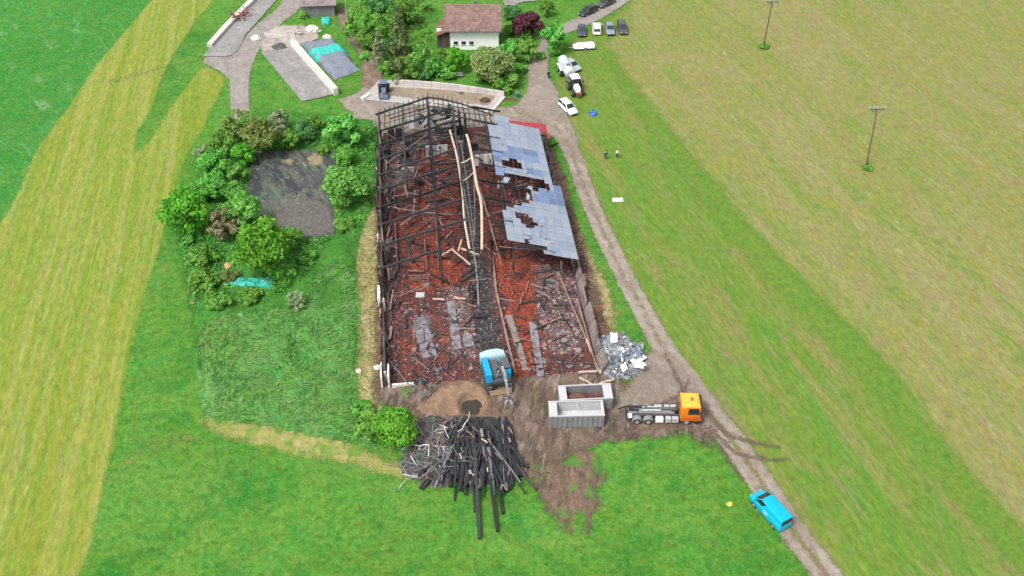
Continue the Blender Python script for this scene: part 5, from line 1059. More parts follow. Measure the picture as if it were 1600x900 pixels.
# dark boarded annex with an outside landing on the left
for k in range(6):
    mb = MB(); mb.box((-2.35 + k*.42, .8, 1.45), (.40, .12, 2.9 - k*.02)); mb.build('annex_board', M('plank_dark', (.085,.06,.06), [((.05,.035,.035), .4, 0, .48, .66, .8)], rough=.85, rnd=.2) if k == 0 else bpy.data.materials['plank_dark'], hs_)
mb = MB(); mb.box((-1.3, 3.4, 1.4), (2.3, 5.0, 2.8)); mb.build('annex', DW, hs_)
mb = MB(); mb.plate([(-2.75,.2,2.75),(-.02,.2,3.9),(-.02,6.4,3.9),(-2.75,6.4,2.75)], .12); mb.build('annex_roof', M('annex_brown', (.17,.075,.055), [((.10,.05,.04), .8, 0, .48, .66, .8)], rough=.85), hs_)
for y in (1.2, 3.3):
    mb = MB(); mb.beam((-2.9, y, 3.0), (-.03, y, 3.62), .09); mb.build('roof_beam', PALEWOOD, hs_)
mb = MB(); mb.box((-2.2, 2.0, 3.1), (.9,.5,.35)); mb.build('pale_box', WHITEM, hs_)
p = G3(778, 51)
q_ = G3(783, -6); bk = empty('rear_building', G3(672, -8), 0, 'long brown roofed building hardly visible behind the farmhouse ridge', 'building')
mb = MB(); mb.box((7.5, 3, 1.6), (14.5, 5.5, 3.2)); mb.build('wall', HW, bk)
for s in (0, 1):
    mb = MB(); mb.plate([(-.6,-.8,2.9),(15.4,-.8,2.9),(15.4,3,5.6),(-.6,3,5.6)] if s == 0 else [(15.4,6.8,2.9),(-.6,6.8,2.9),(-.6,3,5.6),(15.4,3,5.6)], .15); mb.build('roof', bpy.data.materials['annex_brown'], bk)
for x in (9.6, 11.5, 13.2):
    mb = MB(); mb.box((x, .22, 1.7), (.9,.08,1.0)); w_ = mb.build('window', GLASS, bk)
# plank shed at the top
p = G3(474, 27); sh = empty('plank_shed', p, hd((474,27),(526,25)), 'weathered grey plank shed at the top edge', 'shed')
mb = MB(); mb.box((3.2, 2.2, 1.3), (6.3, 4.2, 2.6)); mb.build('frame', DGREY, sh)
for k in range(19):
    mb = MB(); mb.box((.18 + k*.335, .05 + random.uniform(-.02,.02), 1.35), (.31, .06, 2.7)); mb.build('plank', GWD, sh)
for s in (0, 1):
    mb = MB(); mb.plate([(-.5,-.5,2.55),(6.9,-.5,2.55),(6.9,2.2,4.0),(-.5,2.2,4.0)] if s == 0 else [(6.9,4.9,2.55),(-.5,4.9,2.55),(-.5,2.2,4.0),(6.9,2.2,4.0)], .1); mb.build('roof', M('shed_roof', (.21,.17,.17), [((.12,.1,.1), .8, 0, .48, .68, .8)], rough=.9) if s == 0 else bpy.data.materials['shed_roof'], sh)
# panelled retaining wall of the manure yard
PW = M('precast_panel', (.50, .46, .44), [((.38, .34, .31), .9, 0, .5, .7, .7), ((.28, .24, .21), .4, 0, .62, .76, .5)], rough=.9, rnd=.08)
def panel_wall(name, px, h, th, n, label, m, top=None):
    e = empty(name, G3(*px[0]), 0, label, 'wall'); pts = smooth_line([G(*q) for q in px], 6) if len(px) > 2 else [np.array(G(*q)) for q in px]
    pts = np.array(pts); seg = np.hypot(*np.diff(pts, axis=0).T); cum = np.concatenate([[0], np.cumsum(seg)]); o0 = np.array(G(*px[0]))
    at = lambda d: np.array([np.interp(d, cum, pts[:,0]), np.interp(d, cum, pts[:,1])]) - o0
    for k in range(n):
        a = at(cum[-1]*k/n); b = at(cum[-1]*(k+.97)/n); mb = MB(); hh = h*random.uniform(.97,1.03)
        mb.beam((*a, hh/2), (*b, hh/2), th, hh); mb.build('wall_panel', m, e)
    return e
panel_wall('retaining_wall', [(618,134),(640,135),(700,140),(760,148),(788,153)], 1.25, .3, 12, 'pale panelled retaining wall along the back of the manure yard', PW)
panel_wall('apron_wall', [(788,153),(768,176)], .35, .5, 3, 'low pale kerb wall at the right end of the concrete apron', PW)
panel_wall('silage_wall', [(328,74),(362,36),(398,0),(424,-30)], .75, 1.1, 9, 'long pale silage wall beside the hay rake', PW)
panel_wall('silage_wall', [(458,72),(526,149)], 1.4, .9, 8, 'thick pale wall between the empty silage slab and the covered heap', M('lime_wall', (.62, .58, .52), [((.45, .42, .37), 1.2, 0, .5, .7, .7)], rough=.9))
panel_wall('apron_wall', [(566,156),(578,148)], .4, .8, 2, 'short pale concrete block at the left end of the apron', PW)
# covered silage heap: tarpaulin strips with tyres
def sheet_patch(name, px, h, m, label, cat, seed, rg=.12, nu=26, nv=16):
    A, B, C_, D = [np.array(G(*q)) for q in px]; U, V_ = np.meshgrid(np.linspace(0,1,nu), np.linspace(0,1,nv))
    X = A[0]*(1-U)*(1-V_)+B[0]*U*(1-V_)+C_[0]*U*V_+D[0]*(1-U)*V_; Y = A[1]*(1-U)*(1-V_)+B[1]*U*(1-V_)+C_[1]*U*V_+D[1]*(1-U)*V_
    wob = .12 + 0*X; X = X + (fbm(X*3, Y*3, 3, 3, seed)-.5)*.8; Y = Y + (fbm(X*3, Y*3, 3, 3, seed+5)-.5)*.8
    edge = np.minimum(np.minimum(U, 1-U), np.minimum(V_, 1-V_)); Z = .06 + h*np.clip(edge*6, 0, 1)**.6 + rg*(fbm(X, Y, 1.1, 4, seed)-.4)*np.clip(edge*10,0,1)
    ii = np.arange(nu*nv).reshape(nv, nu); q = np.stack([ii[:-1,:-1], ii[1:,:-1], ii[1:,1:], ii[:-1,1:]], -1).reshape(-1,4)
    o0 = X.mean(), Y.mean(); me = bpy.data.meshes.new(name); me.from_pydata(np.stack([X-o0[0], Y-o0[1], Z], -1).reshape(-1,3).tolist(), [], q.tolist()); me.materials.append(m)
    o = link_mesh(name, me, loc=(o0[0], o0[1], .02)); return tag(o, label, cat)
TQ = M('turquoise_tarp', (.03,.42,.36), [((.02,.28,.25), .8, 0, .48, .68, .8), ((.25,.55,.48), .5, 0, .6, .74, .6)], rough=.4, bump=(.5,.6,.1)); GT = M('grey_tarp', (.17,.19,.235), [((.12,.135,.17), 1.2, 0, .48, .66, .8), ((.26,.28,.32), .6, 0, .6, .74, .6)], rough=.45, bump=(.5,.6,.1))
sheet_patch('silage_cover', [(468,68),(520,60),(564,110),(524,126)], .9, GT, 'grey silage cover sheet over the heap beside the pale wall', 'tarpaulin', 3)
sheet_patch('turquoise_tarp', [(480,83),(533,72),(546,85),(496,98)], 1.05, TQ, 'turquoise tarpaulin laid across the grey silage cover', 'tarpaulin', 4)
TE = M('teal_tarp', (.03,.40,.30), [((.02,.14,.13), .9, 0, .45, .58, .9), ((.36,.60,.52), .5, 0, .58, .7, .8)], rough=.5, bump=(.4,.8,.15))
sheet_patch('teal_tarp', [(352,436),(432,438),(434,453),(349,449)], .55, TE, 'crumpled teal tarpaulin lying in the bushes', 'tarpaulin', 7, .6)
sheet_patch('turquoise_sheet', [(502,32),(514,28),(517,37),(505,40)], .7, TQ, 'small crumpled turquoise sheet below the plank shed', 'tarpaulin', 9, .5, 12, 10)
def lump_thing(name, u, v, r, h, m, label, cat, seed=0, n=14):
    mb = MB(); rs = np.random.RandomState(seed); rings = []
    for i in range(6):
        k = i/5; rr = r*math.cos(k*1.45)*(1 if i else 1.05); rings.append([(rr*math.cos(a)*(1+.25*rs.randn()*.6), rr*.75*math.sin(a)*(1+.25*rs.randn()*.6), h*math.sin(k*1.5)*(1+.1*rs.randn())) for a in np.linspace(0, 6.283, n+1)[:-1]])
    mb.loft(rings); o = mb.build(name, m, smooth=False); o.location = G3(u, v); return tag(o, label, cat)
WL = M('limestone', (.62,.58,.54), [((.42,.38,.34), .5, 0, .5, .7, .7)], rough=.9, bump=(.3,.8,.1))
lump_thing('white_heap', 488, 48, 1.4, 1.1, WL, 'white heap of lime or stone below the plank shed', 'heap', 1)
lump_thing('gravel_heap', 448, 53, 3.4, .9, M('gravel_grey', (.36,.32,.29), [((.25,.22,.2), .6, 0, .48, .68, .8)], rough=.95, bump=(.3,.9,.1)), 'wide pale gravel heap at the head of the silage slab', 'heap', 2, 22)
lump_thing('white_heap', 400, 61, 1.0, .8, WL, 'white boulder heap on the lane edge by the grass strip', 'heap', 3)
lump_thing('white_heap', 511, 58, .8, .5, WL, 'small white heap at the top of the grey silage cover', 'heap', 5)
lump_thing('black_soil_heap', 437, 74, 1.7, .5, M('black_soil', (.07,.07,.075), [((.15,.14,.135), .4, 0, .5, .7, .7)], rough=.95), 'dark spoil at the top end of the empty silage slab', 'heap', 6)
lump_thing('orange_lump', 358, 418, .75, .8, M('orange_cloth', (.62,.30,.17), [((.5,.36,.27), .4, 0, .5, .7, .7)], rough=.8), 'small pale orange lump in the bushes above the teal tarpaulin', 'cover', 8, 9)
lump_thing('blue_bundle', 927, 179, .75, .9, M('blue_tarp', (.03,.13,.36), [((.10,.20,.30), .4, 0, .5, .7, .7)], rough=.5), 'crumpled blue bundle on the grass below the white car', 'tarpaulin', 9, 9)
lump_thing('manure_heap', 758, 159, 1.0, .8, M('brown_manure', (.09,.05,.035), [((.16,.10,.07), .4, 0, .5, .7, .8)], rough=.95), 'brown manure heap at the right end of the manure yard', 'heap', 11)
lump_thing('yellow_marker', 1140, 788, .34, .4, M('dull_yellow', (.55,.46,.08), rough=.7), 'small yellow object on the grass left of the turquoise van', 'bucket', 12, 8)
mb = MB(); mb.box((0,0,.1), (1.7,1.0,.05)); mb.box((-.6,0,.04), (.1,.9,.08)); mb.box((.6,0,.04), (.1,.9,.08)); o = mb.build('pale_board', WHITEM); o.location = G3(965, 313); o.rotation_euler = (0,0,.05); tag(o, 'pale flat board lying on the grass right of the track', 'board')
mb = MB(); mb.cyl((0,0,0), (0,0,.95), .38, .36, 12); mb.cyl((0,0,.95), (0,0,1.0), .40, .40, 12); o = mb.build('water_butt', GREYBLUE); o.location = G3(808, 152); tag(o, 'grey barrel by the flower bed at the road bend', 'barrel')
mb = MB(); 
for k in range(9): mb.box((random.uniform(-1.1,1.1), random.uniform(-.35,.35), .2), (.35,.3,.35), Matrix.Rotation(random.random()*3,3,'Z'), .6)
o = mb.build('flower_bed', M('brick_red_flowers', (.24,.09,.07), [((.12,.12,.04), .3, 0, .5, .62, .9)], rough=.9)); o.location = G3(800, 156); o.rotation_euler = (0,0,-.3); tag(o, 'reddish flower bed at the bend beside the apron', 'flower bed')
mb = MB(); mb.tube([(.32*math.cos(a), .32*math.sin(a), .14) for a in np.linspace(0, 6.283, 15)], .13, 6); o = mb.build('old_tyre', TYRE); o.location = G3(721, 147); tag(o, 'black tyre lying at the foot of the panelled wall', 'tyre')
b = empty('garden_bench', G3(715, 121), .05, 'grey garden bench on the lawn above the panelled wall', 'bench')
mb = MB(); mb.box((0,0,.45), (1.9,.5,.06)); mb.build('seat', GWD, b); mb = MB(); mb.box((0,.28,.75), (1.9,.06,.4)); mb.build('backrest', GWD, b)
for x in (-.8, .8):
    for y in (-.18, .2): mb = MB(); mb.box((x,y,.21), (.08,.08,.42)); mb.build('leg', GWD, b)

# poles
def pole(ub, vb, ut, vt, label, cross=True, r=.14, m=None):
    x, y = G(ub, vb); xt, zt = zat(ut, vt, y); e = empty('power_pole' if cross else 'thin_pole', (x, y, 0), 0, label, 'pole'); dx = xt - x
    mb = MB(); mb.tube([(0,0,-.2),(dx*.5,0,zt*.5),(dx,0,zt)], [r*1.2, r, r*.75], 8); mb.build('mast', m or M('pole_wood', (.17,.11,.085), [((.09,.06,.05), .4, 0, .48, .68, .8)], rough=.9), e)
    if cross:
        mb = MB(); mb.beam((dx-1.25,0,zt-.15), (dx+1.25,0,zt-.05), .13); mb.beam((dx-.9,-.5,zt-.2), (dx+.9,.5,zt-.2), .1); mb.build('crossarm', DGREY, e)
        for k in (-1.2, -.6, 0, .6, 1.2):
            mb = MB(); mb.tube([(dx+k,0,zt-.1),(dx+k,0,zt+.18),(dx+k,0,zt+.4)], [.05,.12,.08], 8); mb.build('insulator', GALV, e)
        for s in (-1, 1): mb = MB(); mb.beam((dx+s*.9,0,zt-.15), (dx*.93,0,zt-1.0), .06); mb.build('brace', DGREY, e)
        mb = MB(); mb.box((dx*.08, -.16, zt*.09), (.16,.1,1.0)); mb.build('pole_foot', CHAR2, e)
pole(1353, 262, 1371, 170, 'power pole with crossarm, nearer one in the hay field'); pole(1193, 72, 1207, 2, 'power pole with crossarm, farther one at the top of the hay field')
pole(545, 68, 538, -14, 'thin pale pole beside the dirt lane by the garden trees', False, .07, GALV)

# people
SKIN = M('skin', (.45,.28,.2), rough=.6); HAIR = M('dark_hair', (.03,.022,.018), rough=.8)
def skinned(name, verts, edges, radii, m, parent, root=0):
    me = bpy.data.meshes.new(name); me.from_pydata(verts, edges, []); me.materials.append(m); o = link_mesh(name, me, parent); md = o.modifiers.new('skin', 'SKIN'); md.use_smooth_shade = True
    for i, r in enumerate(radii): me.skin_vertices[0].data[i].radius = (r, r)
    me.skin_vertices[0].data[root].use_root = True; s = o.modifiers.new('sub', 'SUBSURF'); s.levels = 1; s.render_levels = 1; return o
def person(u, v, rz, top, legs, label, arm=.0):
    e = empty('person', G3(u, v), rz, label, 'person'); V = []; E_ = []; R = []
    def a(p, r, pr=None):
        V.append(p); R.append(r)
        if pr is not None: E_.append((pr, len(V)-1))
        return len(V)-1
    pel = a((0,0,.98), .15); wa = a((0,0,1.12), .135, pel); ch = a((0,.01,1.34), .16, wa); nk = a((0,.01,1.5), .06, ch); hd_ = a((.0,.02,1.58), .075, nk); h2 = a((.03,.03,1.67), .095, hd_); a((.01,.02,1.75), .07, h2)
    for s in (-1, 1):
        hp = a((0,s*.10,.93), .10, pel); kn = a((.03+.05*s,s*.11,.52), .07, hp); an = a((.0+.06*s,s*.12,.09), .045, kn); a((.16+.06*s,s*.13,.04), .04, an)
        sh_ = a((0,s*.19,1.40), .07, ch); el = a((-.02,s*.25,1.12), .05, sh_); wr = a((.10+arm,s*.24,.90+arm), .033, el); pa = a((.13+arm,s*.24,.84+arm), .036, wr)
        for k in range(4): f1 = a((.12+.025*k+arm,s*(.225+.008*k),.78+arm), .011, pa); a((.13+.025*k+arm,s*(.215+.008*k),.735+.008*(k%2)+arm), .008, f1)
        th_ = a((.17+arm,s*.21,.83+arm), .011, pa)
    skinned('body', V, E_, R, SKIN, e)
    skinned('jacket', [(0,0,.95),(0,0,1.12),(0,.01,1.34),(0,.01,1.47)] + [(0,s*d,z) for s in (-1,1) for d, z in ((.19,1.41),)] + [(-.02,.25*s,1.12) for s in (-1,1)] + [(.09+arm,.24*s,.93+arm) for s in (-1,1)], [(0,1),(1,2),(2,3),(2,4),(2,5),(4,6),(5,7),(6,8),(7,9)], [.18,.165,.19,.09,.09,.09,.075,.075,.055,.055], top, e)
    skinned('trousers', [(0,0,1.0),(0,-.10,.92),(0,.10,.92),(-.02,-.11,.52),(.08,.11,.52),(-.06,-.12,.12),(.06,.12,.12)], [(0,1),(0,2),(1,3),(2,4),(3,5),(4,6)], [.17,.12,.12,.09,.09,.07,.07], legs, e)
    mb = MB(); mb.loft([[(rr*math.cos(t)-.01, rr*math.sin(t)+.025, z) for t in np.linspace(0,6.283,11)[:-1]] for rr, z in ((.095,1.66),(.112,1.71),(.10,1.77),(.05,1.81))]); mb.build('hair', HAIR, e, smooth=True)
    mb = MB(); mb.loft([[(.12,.045,1.67),(.12,.015,1.67),(.145,.03,1.655)], [(.115,.04,1.70),(.115,.02,1.70),(.125,.03,1.70)]]); mb.build('nose', SKIN, e)
CB = M('black_cloth', (.025,.025,.028), rough=.9); CGR = M('green_cloth', (.03,.075,.05), rough=.9); CW = M('pale_vest', (.62,.66,.52), rough=.8); CD = M('navy_trousers', (.03,.035,.05), rough=.9)
person(857, 123, 1.2, CB, CB, 'person in black standing at the gravel road edge'); person(946, 249, -1.9, CGR, CD, 'person in dark green standing on the grass, left one of two', .06); person(964, 247, -1.3, CW, CD, 'person in a pale vest and dark trousers on the grass', .1)

# ------------------------------------------------------------------ in front of the barn: spoil, scrap and timber
def mound(name, px, h, m, edge=1.4, res=.3, seed=1, kind='stuff', fn=None, rough_=.35):
    w = smooth_line(gp(px), 4, True)
    return grid_sheet(name, lambda X, Y: sdf(w, X, Y), bb(w), res, m, kind=kind, margin=.3, z=.12, zfn=lambda X, Y, D: -.25 + (h+.25)*np.clip((-D+.3)/edge, 0, 1)**.7*(1-rough_+rough_*2*fbm(X, Y, 1.1, 4, seed)) + (fn(X, Y) if fn else 0))
SAND = M('sandy_soil', (.22,.145,.09), [((.16,.10,.068), 1.6, 0, .44, .62, .85, 6, .6), ((.33,.235,.15), .7, 0, .54, .72, .7), ((.08,.055,.042), 1.0, 0, .58, .7, .8)], rough=.95, bump=(.25,.8,.1))
hx, hy = G(737, 628, 1.0)
mound('sand_spread', [(652,640),(672,624),(690,606),(715,597),(748,600),(764,618),(766,642),(750,650),(712,648),(680,652)], .95, SAND, 1.4, .22, 3, fn=lambda X, Y: -1.1*np.clip(1.6-np.hypot(X-hx, (Y-hy))/1.05, 0, 1)**.5)
mb = MB(); mb.cyl((hx,hy,.14),(hx,hy,.22), 1.3, 1.25, 18); tag(mb.build('pit_bottom', M('pit_shade', (.035,.028,.022), [((.06,.05,.035), .4, 0, .5, .7, .7)], rough=.95)), kind='structure')  # near-black disc: the pit's deep shade put into its colour
CHARS = M('charred_soil', (.035,.033,.033), [((.09,.08,.078), .6, 0, .5, .7, .7), ((.015,.015,.015), .3, 0, .52, .7, .7)], rough=.95, bump=(.25,.9,.1))
mound('charred_debris', [(690,660),(740,650),(785,655),(800,700),(792,735),(765,755),(735,762),(704,745),(692,715)], .55, CHARS, 3.0, .3, 5)
mound('scrap_bed', [(650,660),(690,648),(712,690),(710,740),(690,762),(655,750),(628,738),(634,700)], .6, M('ash_soil', (.055,.05,.05), [((.13,.12,.12), .6, 0, .5, .7, .8), ((.05,.16,.03), 1.2, 0, .56, .68, .8), ((.04,.035,.035), .4, 0, .52, .7, .7)], rough=.95), 2.0, .3, 6)
# charred beams: dumped side by side, fanning out towards the camera
GB = 'charred beams heaped in front of the barn'
def beam_thing(a, b, za, zb, w, m, label, group, name='charred_beam', jit=.06):
    A = G3(a[0], a[1], za); B = G3(b[0], b[1], zb); mb = MB(); mb.beam((0,0,0), B - A, w, w*random.uniform(.8,1.25), jit, 6); o = mb.build(name, m); o.location = A; return tag(o, label, 'beam', group)
for a, b, za, zb, w, lb in (((741,700),(749,842),1.5,.28,.42,'longest charred beam, reaching furthest over the grass'), ((757,690),(777,830),1.6,.28,.36,'long charred beam just right of the longest one'), ((768,700),(786,802),1.4,.25,.34,'charred beam ending in the grass right of the two longest'), ((716,700),(710,782),1.1,.25,.24,'thin charred beam sticking out at the left of the heap'), ((735,690),(741,800),1.3,.2,.24,'thin charred beam left of the longest one')):
    beam_thing(a, b, za, zb, w, CHAR, lb, GB)
random.seed(21)
SCORCH = M('ashen_wood', (.13, .13, .14), [((.05,.05,.055), .5, 0, .48, .66, .8), ((.26,.25,.25), .3, 0, .6, .74, .6)], rough=.7, rnd=.4)
for k in range(190):
    f = random.random(); u0 = 700 + 92*f + random.uniform(-6,6); v0 = random.uniform(650, 705); L = random.uniform(35, 85); slope = (f-.35)*.42 + random.gauss(0,.30)
    u1 = u0 + slope*L; v1 = min(v0 + L, 785 - 50*abs(f-.5)); hgt = (1.0 + 1.0*math.sin(math.pi*min(max(f,.05),.95)))*random.uniform(.5,1.05)
    bwid = random.choice([.12,.16,.2,.28,.36]); bmat = random.choice([CHAR, CHAR, CHAR, CHAR, CHAR, CHAR2, CHAR, CHAR, SCORCH])
    beam_thing((u0,v0), (u1,v1), hgt*random.uniform(.6,1), hgt*random.uniform(.15,.6)+.1, bwid, bmat, (lambda w_, m_: f"{'thick' if w_ > .25 else 'slim' if w_ < .15 else 'medium'} {'ash grey' if m_.name == 'ashen_wood' else 'brownish charred' if m_ is CHAR2 else 'black charred'} beam in the {'left' if f < .33 else 'right' if f > .67 else 'middle'} {'upper' if v0 < 672 else 'lower' if v0 > 690 else 'central'} part of the timber heap")(bwid, bmat), GB)
for k in range(20):
    u0, v0 = random.uniform(700,800), random.uniform(665,760); a = random.gauss(1.3,.5); L = random.uniform(4,17)
    beam_thing((u0,v0), (u0+math.cos(a)*L,v0+math.sin(a)*L), 1.9+random.uniform(-.3,.2), 1.7+random.uniform(-.3,.2), random.uniform(.08,.15), (PINKWOOD, SCORCH, PALEWOOD)[k % 3], 'short unburnt piece of wood on the charred heap', 'unburnt wood pieces on the charred heap', 'wood_piece')
# tangled strips of metal to the left of the timber
GSM = 'tangled metal strips beside the timber heap'
for k in range(210):
    u0 = random.gauss(674,20); v0 = random.gauss(705,24); u0 = min(max(u0,634),716); v0 = min(max(v0,652),748); A = G3(u0,v0, random.uniform(.4,1.3)); pts = [Vector((0,0,0))]; d = Vector((random.gauss(0,1), random.gauss(0,1), random.gauss(0,.25))).normalized()
    for i in range(random.randint(2,5)): d = (d + Vector((random.gauss(0,.5),random.gauss(0,.5),random.gauss(0,.25)))).normalized(); q = pts[-1] + d*random.uniform(.4,.95); q.z = min(max(q.z, .15-A.z), .9); pts.append(q)
    mb = MB()
    for p_, q_ in zip(pts, pts[1:]): mb.beam(p_, q_, random.choice([.04,.06,.09]), random.choice([.03,.05]))
    o = mb.build('metal_strip', (SCRAP, STEEL, STEEL, SCRAP, RUST, SCRAP, STEEL, SCRAP, RUST, STEEL, SCRAP, WHITEM)[k % 12]); o.location = A; tag(o, f"bent {dict(bare_metal='grey', scorched_steel='scorched brown', rusty_steel='rusty', white_sheet='white')[o.data.materials[0].name]} metal strip in the {'left' if u0 < 662 else 'right' if u0 > 688 else 'middle'} {'upper' if v0 < 690 else 'lower' if v0 > 718 else 'central'} part of the metal tangle", 'metal strip', GSM)
for k in range(46):
    u0 = random.gauss(672,11); v0 = random.gauss(596,17); A = G3(u0, v0, random.uniform(.3,.9)); d = Vector((random.gauss(0,.7), random.gauss(0,1), random.gauss(0,.25))).normalized(); q = d*random.uniform(.6,1.5); mb = MB(); mb.beam((0,0,0), q, .06); mb.beam(q, q + Vector((random.gauss(0,.5), random.gauss(0,.5), -.2)), .06)
    o = mb.build('metal_strip', (STEEL, CHAR, SCRAP)[k % 3]); o.location = A; tag(o, f"{dict(scorched_steel='brownish', char='black', bare_metal='grey')[o.data.materials[0].name]} bent bar in the tangle at the barn front edge", 'metal strip', 'bent bars at the front edge of the barn')
lump_thing('pale_block', 561, 581, .45, .5, WL, 'pale yellowish block on the dry grass by the barn front left corner', 'block', 21, 7)
lump_thing('white_scrap', 590, 575, .5, .5, WL, 'white scrap against the front end of the left barn wall', 'scrap', 22, 7)
lump_thing('white_scrap', 489, 575, .3, .2, WHITEM, 'tiny white scrap lying in the tall grass', 'scrap', 23, 6)
for pl, lb in (([(630,741),(648,745),(690,741)], 'pale steel tube lying along the lower edge of the metal tangle'), ([(650,708),(645,742)], 'pale steel tube standing askew at the left of the tangle')):
    pts = [G3(u, v, .25) for u, v in pl]; mb = MB(); mb.tube([q - pts[0] for q in pts], .09, 6); o = mb.build('steel_tube', GALV); o.location = pts[0]; tag(o, lb, 'tube', GSM)
# crumpled sheets and modules at the barn's right front corner
GX = 'crumpled roof sheets and modules heaped at the right corner'
mound('sheet_debris', [(930,540),(950,524),(980,526),(1002,560),(1004,582),(970,592),(942,584)], .7, M('sheet_debris', (.22,.24,.26), [((.08,.08,.09), .6, 0, .46, .64, .9), ((.42,.43,.45), .4, 0, .55, .7, .8)], rough=.6, bump=(.25,.9,.12)), 1.5, .28, 8)
def crumpled(u, v, z, sz, m, label, group, seed):
    rs = np.random.RandomState(seed); n = 5; mb = MB(); vs = [((i/(n-1)-.5)*sz + rs.randn()*.05, (j/(n-1)-.5)*sz*.62 + rs.randn()*.05, rs.randn()*.22*sz*.5) for j in range(n) for i in range(n)]
    mb.add(vs, [(j*n+i, j*n+i+1, (j+1)*n+i+1, (j+1)*n+i) for j in range(n-1) for i in range(n-1)]); o = mb.build('crumpled_sheet', m); o.location = G3(u, v, z); o.rotation_euler = (rs.randn()*.4, rs.randn()*.4, rs.rand()*6.3)
    sd_ = o.modifiers.new('thick', 'SOLIDIFY'); sd_.thickness = .03; return tag(o, label, 'metal sheet', group)
for k in range(64):
    a = random.random()*6.3; r = random.random()**.5; u = 968 + math.cos(a)*36*r; v = 556 + math.sin(a)*30*r
    mm = random.choice([GREYBLUE]*6 + [WHITEM, SCRAP, SCRAP, SOLAR]); crumpled(u, v, .5 + .8*(1-r) + random.uniform(-.1,.2), random.uniform(.7,1.7), mm, {'white_sheet':'crumpled white sheet in the heap at the barn right corner','bare_metal':'bent bare metal sheet in the heap at the barn right corner','solar_glass':'broken pale blue solar module in the heap at the corner'}.get(mm.name, 'crumpled grey blue sheet in the heap at the barn right corner'), GX, k)
for u, v, s, lb in ((968,550,1.6,'large white sheet on top of the crumpled heap'), (1000,570,1.5,'white sheet at the right tip of the crumpled heap'), (960,528,1.4,'white sheet at the upper edge of the crumpled heap'), (975,574,1.2,'bright white sheet low on the crumpled heap')): crumpled(u, v, 1.35, s, WHITEM, lb, GX, int(u))
for k in range(26):
    a = random.random()*6.3; r = random.random()**.5; A = G3(968+math.cos(a)*42*r, 558+math.sin(a)*32*r, 1.0); d = Vector((random.gauss(0,1),random.gauss(0,1),random.gauss(0,.2))).normalized()*random.uniform(.8,2.0)
    mb = MB(); mb.beam((0,0,0), d*.5+Vector((0,0,.1)), .06); mb.beam(d*.5+Vector((0,0,.1)), d, .06); o = mb.build('bent_rail', SCRAP if k % 2 else GALV); o.location = A; tag(o, 'bent aluminium rail in the crumpled heap at the corner', 'rail', GX)

# ------------------------------------------------------------------ loose things on the barn floor
GF = 'fallen timbers on the barn floor'
def onfloor(a, b, w, m, label, za=.6, zb=.6, name='fallen_beam', group=GF):
    return beam_thing(a, b, za, zb, w, m, label, group, name)
for a, b, m, za, zb, lb in (((872,425),(916,530),PINKWOOD,1.4,1.0,'long pale scorched beam leaning along the right side of the barn'), ((902,470),(934,582),PINKWOOD,1.2,.8,'pale scorched beam running down to the right front corner'), ((916,530),(938,584),PALEWOOD,1.0,.5,'bright stripped beam end by the right front corner'),
    ((691,399),(706,389),PALEWOOD,1.3,1.6,'left piece of the pale broken roof struts'), ((706,389),(735,414),PALEWOOD,1.6,.9,'long piece of the pale broken roof struts'), ((716,392),(722,374),PALEWOOD,1.6,2.4,'upright piece of the pale broken roof struts'), ((720,388),(748,398),PALEWOOD,1.8,1.4,'right piece of the pale broken roof struts'),
    ((676,467),(694,468),PALEWOOD,.9,.9,'short pale lath on the left half of the front floor'), ((709,465),(727,467),PALEWOOD,.8,.8,'short pale lath left of the feed alley'), ((610,565),(648,612),STEEL,.8,.7,'grey tube slanting at the left front corner'), ((905,590),(925,600),PALEWOOD,.7,.6,'pale stick before the right front corner'), ((904,582),(940,580),PALEWOOD,.7,.6,'pale lath across the right front corner'), ((936,600),(960,592),PALEWOOD,.5,.8,'pale lath just behind the rear container'),
    ((605,255),(668,210),STEEL,2.5,5.5,'thin pale pipe slanting across the left rear bays'), ((600,322),(664,332),PINKWOOD,1.8,2.0,'scorched pole lying across the left wall'), ((626,352),(672,320),PINKWOOD,.9,2.8,'scorched pole slanting up in the left bays'), ((664,332),(716,336),STEEL,2.0,1.6,'thin pale rod across the middle bays'), ((612,308),(636,303),PINKWOOD,1.2,1.4,'scorched crooked pole by the left wall'), ((613,308),(619,326),PINKWOOD,1.2,.8,'scorched bent post by the left wall')):
    onfloor(a, b, .2 if m is not STEEL else .12, m, lb, za, zb)
random.seed(33)
for k in range(250):
    s = random.uniform(.8, 26.6); t0 = random.choice([random.uniform(0, 20), random.uniform(0,57)]); a = random.uniform(0, 6.3); L = random.uniform(.8, 3.6)
    if 11.5 < s < 15.7 and t0 < 6: continue
    z = zfloor(s, t0) + .15; A = bw(s, t0, z); B = bw(min(max(s + L*math.cos(a), .5), 26.8), min(max(t0 + L*math.sin(a), .2), 58), z + random.uniform(-.05,.45)); mb = MB(); mb.beam((0,0,0), B-A, random.uniform(.08,.22), None, .02, 4)
    o = mb.build('burnt_timber', random.choice([CHAR, CHAR, CHAR2, CHAR2, PINKWOOD] if t0 < 20 else [CHAR, CHAR2, CHAR2, PINKWOOD, CHAR])); o.location = A; tag(o, f"{'long' if L > 2.4 else 'short' if L < 1.5 else 'mid length'} {dict(char='black', charred_wood='dark charred', scorched_wood='reddish scorched', pale_wood='pale bare')[o.data.materials[0].name]} timber on the {'left' if s < 11.5 else 'right' if s > 15.7 else 'middle feed alley'} floor of the {'front' if t0 < 15 else 'middle' if t0 < 36 else 'rear'} barn", 'beam', 'burnt timbers strewn over the barn floor')
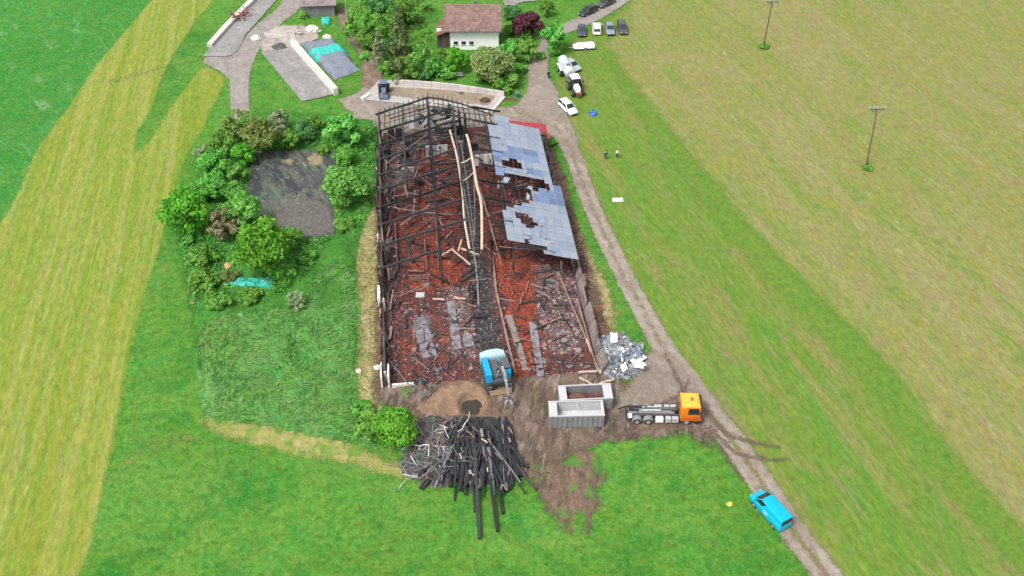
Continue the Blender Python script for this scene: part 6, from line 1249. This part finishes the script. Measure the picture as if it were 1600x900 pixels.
for k in range(60):
    u, v = (random.uniform(845,925), random.uniform(440,590)) if k < 40 else (random.uniform(625,740), random.uniform(445,590)); s, t0 = bst(u, v)
    if s > 26.6 or t0 < .3 or s < .6: continue
    z = zfloor(s, t0); rs = np.random.RandomState(k+500); sz = random.uniform(.3,.8); mb = MB(); mb.plate([(math.cos(x)*sz*rs.uniform(.5,1), math.sin(x)*sz*rs.uniform(.4,.8), 0) for x in np.linspace(0,6.283,7)[:-1]], .07); o = mb.build('mineral_slab', random.choice([WALLC, SLATC, WALLC, PINKWOOD, SLATC])); o.location = bw(s, t0, z+.14); o.rotation_euler = (random.gauss(0,.25), random.gauss(0,.25), random.random()*6)
    tag(o, f"broken {dict(burnt_concrete='brownish', slatted_concrete='lilac grey', scorched_wood='reddish')[o.data.materials[0].name]} slab in the {'left' if u < 740 else 'right'} {'upper' if v < 490 else 'lower' if v > 540 else 'central'} rubble of the front floor", 'slab', 'broken slabs in the front rubble')
# tubular barriers
def gate(a, b, h, label, m=RUST, bars=4, grp='tubular barriers still standing in the barn'):
    A, B = G3(*a), G3(*b); d = B - A; L = d.length; e = empty('cattle_barrier', A, math.atan2(d.y, d.x), label, 'barrier', grp)
    for x in (0, L/2, L): mb = MB(); mb.cyl((x,0,0), (x,0,h), .07, n=6); mb.build('upright', m, e)
    for k in range(bars): mb = MB(); z = h*(.3 + .68*k/(bars-1)); mb.cyl((0,0,z), (L,0,z), .055, n=6); mb.build('rail', m, e)
for a, b, h, lb, m in (((641,443),(670,442),1.5,'rusty barrier standing at the lower end of the left bays',RUST), ((830,428),(858,427),1.6,'grey barrier under the open front of the solar roof',STEEL), ((615,280),(648,278),1.5,'barrier in the left rear bay near the wall',STEEL), ((618,300),(646,298),1.4,'barrier in the left bay below the rear one',RUST), ((660,312),(694,309),1.4,'barrier in the middle bays below the first bright tiles',RUST), ((662,352),(690,350),1.4,'barrier left of the feed alley halfway down',RUST), ((700,358),(718,357),1.4,'short barrier beside the feed alley',RUST), ((616,330),(618,300),1.4,'barrier running along the left wall',STEEL), ((668,428),(664,385),1.4,'barrier running lengthways left of the bright tiles',STEEL), ((622,425),(618,355),1.4,'long barrier running lengthways near the left wall',STEEL), ((686,425),(681,350),1.3,'long barrier running lengthways under the purlin',RUST)):
    gate(a, b, h, lb, m)
# dark drum and tub left standing
mb = MB(); mb.cyl((0,0,0),(0,0,1.1), .55, .5, 12); o = mb.build('milk_drum', M('grey_lilac', (.36,.35,.46), rough=.5)); o.location = G3(782, 294); tag(o, 'pale lilac drum on the red rubble left of the solar roof', 'drum')
mb = MB(); mb.box((0,0,.6), (.9,1.0,1.2), taper=.85); o = mb.build('burnt_tub', CHAR2); o.location = G3(640, 383); tag(o, 'charred tub standing in the left bays', 'tub')
